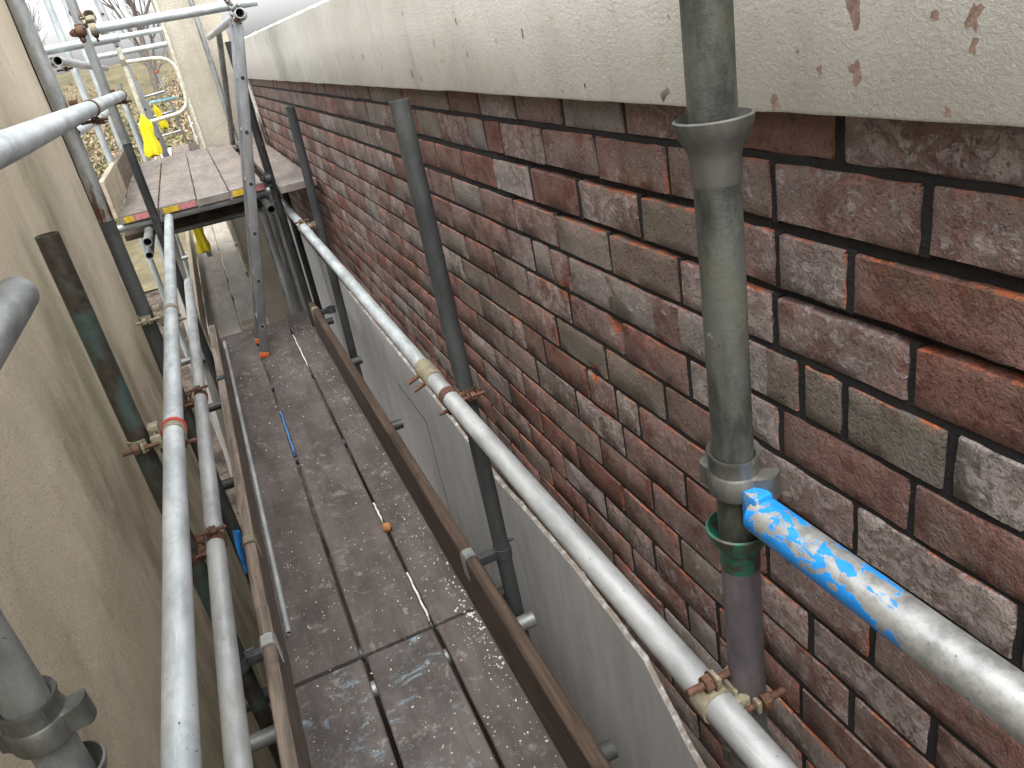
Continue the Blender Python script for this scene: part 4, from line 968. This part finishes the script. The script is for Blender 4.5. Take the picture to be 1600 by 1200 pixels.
# ================================================================== LOWER WALKWAY BEYOND AND ITS CLUTTER
WZ = DZ - 0.10
for i, (x0, x1) in enumerate(((-0.33, -0.10), (-0.095, 0.075))):
    for j, (y0, y1) in enumerate(((5.45 + 0.5 * i, 7.0 + 0.4 * i), (7.012 + 0.4 * i, 9.3 - 0.3 * i), (9.312 - 0.3 * i, 12.6))):
        board(x0, x1 - 0.004, y0, y1, WZ, MWALK, 'light walkway board %s, %s' % (('on the netting side', 'on the pebbledash side')[i], ('nearest length', 'middle length', 'farthest length')[j]), 'light walkway boards')
board(0.081, 0.098, 5.45, 5.9, WZ, MWALK, 'narrow light filler board at the start of the walkway')
for y in (5.6, 6.9, 7.6, 9.1, 11.0, 12.4): tube('transom_tube', (-0.62, y, WZ - 0.064), (0.095, y, WZ - 0.064), MG_OLD, 'transom under the light walkway, %s' % {5.6: 'at its near end', 6.9: 'at the first board joint', 7.6: 'below the hanging netting', 9.1: 'at the second board joint', 11.0: 'beyond the second joint', 12.4: 'at its far end'}[y])
toe(-0.372, -0.336, 5.5, 9.4, WZ + 0.001, WZ + 0.19, MPINE, 'yellowish pine toe board along the light walkway')
tube('guardrail_tube', (-0.40, 5.25, -1.20), (-0.40, 10.5, -1.20), MG_NEW, 'bright lower guardrail along the light walkway')
tube('guardrail_tube', (-0.46, 5.25, -0.98), (-0.46, 10.5, -0.98), MG_NEW, 'bright upper guardrail along the light walkway')
for x, y, m, z1, lb in ((-0.52, 9.6, MG_NEW, -0.2, 'bright standard beside the far walkway boards'), (-0.55, 10.6, MG_OLD, 0.0, 'grey standard beside the farthest walkway boards')):
    tube('standard_tube', (x, y, GZ), (x, y, z1), m, lb, 'scaffold standard')
for x, y, dx, m, lb in ((0.285, 5.95, 0.03, MG_SILV, 'pale tube'), (0.335, 6.15, 0.035, MG_OLD, 'grey tube'), (0.385, 5.85, 0.02, MG_OLD, 'dull tube'), (0.43, 6.2, 0.03, MG_BLACK, 'black tube'), (0.485, 6.1, 0.03, MG_BLACK, 'second black tube')):
    tube('standard_tube', (x, y, GZ), (x + dx, y, -0.84), m, '%s standing in the bundle under the upper platform' % lb, 'scaffold standard', 'tubes bundled under the platform')
# plank leaning on the open side below the platform
bm = bmesh.new(); box(bm, -0.019, 0.019, -0.06, 0.06, 0, 2.75, None, 0.003); o = link('leaning_plank', from_bm('leaning_plank', bm), mat_wood('silvered_plank', (0.36, 0.34, 0.31), (0.52, 0.50, 0.46), 2)); o.location = (-0.52, 5.2, GZ); o.rotation_euler = (R(-4), R(2), R(-35)); tag(o, 'silvered plank leaning below the upper platform', 'plank')
o = link('scaffold_board', board_mesh(0.225, 0.95, seed=77), MTOE); o.location = (-0.12, 5.75, PZ - 0.113 + 0.0245 - 0.10); o.rotation_euler = (0, 0, R(90)); tag(o, 'short dark board laid crosswise under the upper platform', 'scaffold board')
tube('transom_tube', (-0.40, 5.75, PZ - 0.253), (0.30, 5.75, PZ - 0.253), MG_OLD, 'tube carrying the short crosswise board under the platform')
# far ladders
ladder(at(262, 236, Y=12.0), at(228, 116, Y=12.0), (0.285, 0.0, 0.02), 'ladder with orange end caps standing beyond the platform', 0.26, (0.028, 0.05), feet=None, tops=MORANGE, holes=False, rmat=MALU)
ladder(at(313, 236, Y=13.0), at(297, 180, Y=13.0), (0.2, 0, 0.0), 'short pale ladder beside the pebbledashed corner', 0.2, (0.026, 0.045), mat=MWHT, feet=None, holes=False)
bm = bmesh.new(); p = at(235, 160, Y=11.9); box(bm, -0.02, 0.34, -0.012, 0.012, -0.013, 0.013, None, 0.003); o = link('ladder_tie', from_bm('ladder_tie', bm), MLBLUE); o.location = p; tag(o, 'light blue bar tied across the ladder with orange caps', 'bar')
# the far ladders stand on a landing
board(-0.55, -0.31, 11.4, 13.6, -1.02, MWALK, 'landing board under the far ladders, outer one'); board(-0.30, -0.06, 11.4, 13.6, -1.02, MTOEL, 'landing board under the far ladders, middle one'); board(-0.05, 0.09, 11.4, 13.6, -1.02, MTOE, 'brown landing board under the short pale ladder')
for x in (-0.5, 0.05): tube('standard_tube', (x, 13.5, GZ), (x, 13.5, -1.09), MG_OLD, 'prop under the far landing, %s' % ('outer one' if x < 0 else 'wall side'), 'scaffold standard')
for y in (11.6, 13.45): tube('transom_tube', (-0.6, y, -1.085), (0.095, y, -1.085), MG_OLD, 'transom under the far landing, %s' % ('near' if y < 12 else 'far'))

# ================================================================== TREES
def mat_leaf(name, c1, c2):
    t = NT(name); p = t.pos(); return t.out(t.mix(t.step(t.noise(p, 2.5, 4), 0.35, 0.65), c1, c2), 0.8, 0, None, 0.2)
MBARK = mat_simple('bare_bark', (0.17, 0.14, 0.12), 0.9, 0, 0.4, 12, 0.5, 0.01)
ML1 = mat_leaf('ivy_leaf', (0.085, 0.095, 0.035), (0.19, 0.19, 0.08)); ML2 = mat_leaf('dead_bramble', (0.20, 0.15, 0.10), (0.34, 0.27, 0.18))
def tree(x, y, h, seed, label):
    rt = random.Random(seed); z0 = bank_z(x, y)
    e = empty('bare_tree', (x, y, z0), label, 'tree', 'bare trees on the bank')
    tb, cb = bmesh.new(), bmesh.new()
    def limb(bm, p, d, L, r, lev):
        pts = [p]; q = p.copy(); dd = d.copy()
        for k in range(4):
            dd = (dd + Vector((rt.uniform(-.16, .16), rt.uniform(-.16, .16), rt.uniform(-.02, .12)))).normalized(); q = q + dd * L / 4; pts.append(q.copy())
        seg = 6 if lev < 2 else 3; rings = []
        for i, c in enumerate(pts):
            rr = r * (1 - 0.62 * i / 4); u = dd.orthogonal().normalized(); v = dd.cross(u)
            rings.append([bm.verts.new(c + (u * math.cos(2 * math.pi * k / seg) + v * math.sin(2 * math.pi * k / seg)) * rr) for k in range(seg)])
        for A_, B_ in zip(rings, rings[1:]):
            for k in range(seg): bm.faces.new((A_[k], A_[(k + 1) % seg], B_[(k + 1) % seg], B_[k]))
        if lev < 4:
            for k in range(6 if lev < 3 else 5):
                i = rt.choice([1, 2, 3, 4, 4]); a = rt.uniform(0, 6.28); sp = rt.uniform(0.45, 0.95)
                nd = (dd + Vector((math.cos(a), math.sin(a), rt.uniform(-0.1, 0.5))) * sp).normalized()
                limb(cb, pts[i], nd, L * rt.uniform(0.5, 0.72), max(0.007, r * 0.45), lev + 1)
    limb(tb, Vector((0, 0, -0.2)), Vector((0, 0, 1)), h * 0.42, h * 0.018, 0)
    link('trunk', from_bm('trunk', tb), MBARK, e); link('crown', from_bm('crown', cb), MBARK, e)
for x, y, h, s, lb in ((-3.2, 27, 7.5, 1, 'bare branching tree behind the tubular gate'), (-0.6, 30, 8.5, 2, 'tall bare tree close to the pebbledashed wall edge'), (-6.5, 31, 8.0, 3, 'bare tree beyond the neighbouring scaffold run'), (-11, 29, 7.0, 5, 'bare tree far out beyond the tan house')):
    tree(x, y, h, s, lb)
def thicket(name, mat, n, ybase, zs, seed, label):
    rt = random.Random(seed); V, F = [], []
    for k in range(n):
        x = rt.uniform(-16, 6); y = ybase + rt.uniform(-2.0, 7.0); hgt = zs * (0.65 + 0.5 * mnoise.noise(Vector((x * 0.5, seed, 0)))); z = bank_z(x, y) + min(0.75, abs(rt.gauss(0, 0.33))) * hgt
        s = rt.uniform(0.03, 0.07); a = Vector((rt.uniform(-1, 1), rt.uniform(-1, 1), rt.uniform(-1, 1))).normalized(); b = a.orthogonal().normalized() * 0.55; c = Vector((x, y, z)); i = len(V)
        V += [c + a * s, c + b * s, c - a * s, c - b * s]; F.append((i, i + 1, i + 2, i + 3))
    me = bpy.data.meshes.new(name); me.from_pydata([tuple(v) for v in V], [], F); me.update()
    tag(link(name, me, mat), label, 'undergrowth', kind='stuff')
thicket('ivy_undergrowth', ML1, 60000, 21.5, 2.2, 11, 'green ivy and bramble undergrowth along the bank'); thicket('dead_bracken', ML2, 90000, 22.5, 2.8, 12, 'brown dead bracken rising behind the ivy')
# black upright tube added for the dark strip at the tan house corner
e = empty('dark_strip_tube', (-0.462, 3.84, GZ), 'black upright tube added as a dark strip at the corner of the tan wall', 'pipe')
tube('pipe', (0, 0, 0), (0, 0, 1.3 - GZ), MBLK, parent=e, r=0.030, t=0.004)
for z in (0.6, 2.4, 4.3):
    bm = bmesh.new(); lathe(bm, [(0.0302, -0.03), (0.036, -0.03), (0.036, 0.03), (0.0302, 0.03)], 24, Matrix.Translation((0, 0, z)), close=True); link('pipe_collar', from_bm('pipe_collar', bm), MBLK, e)
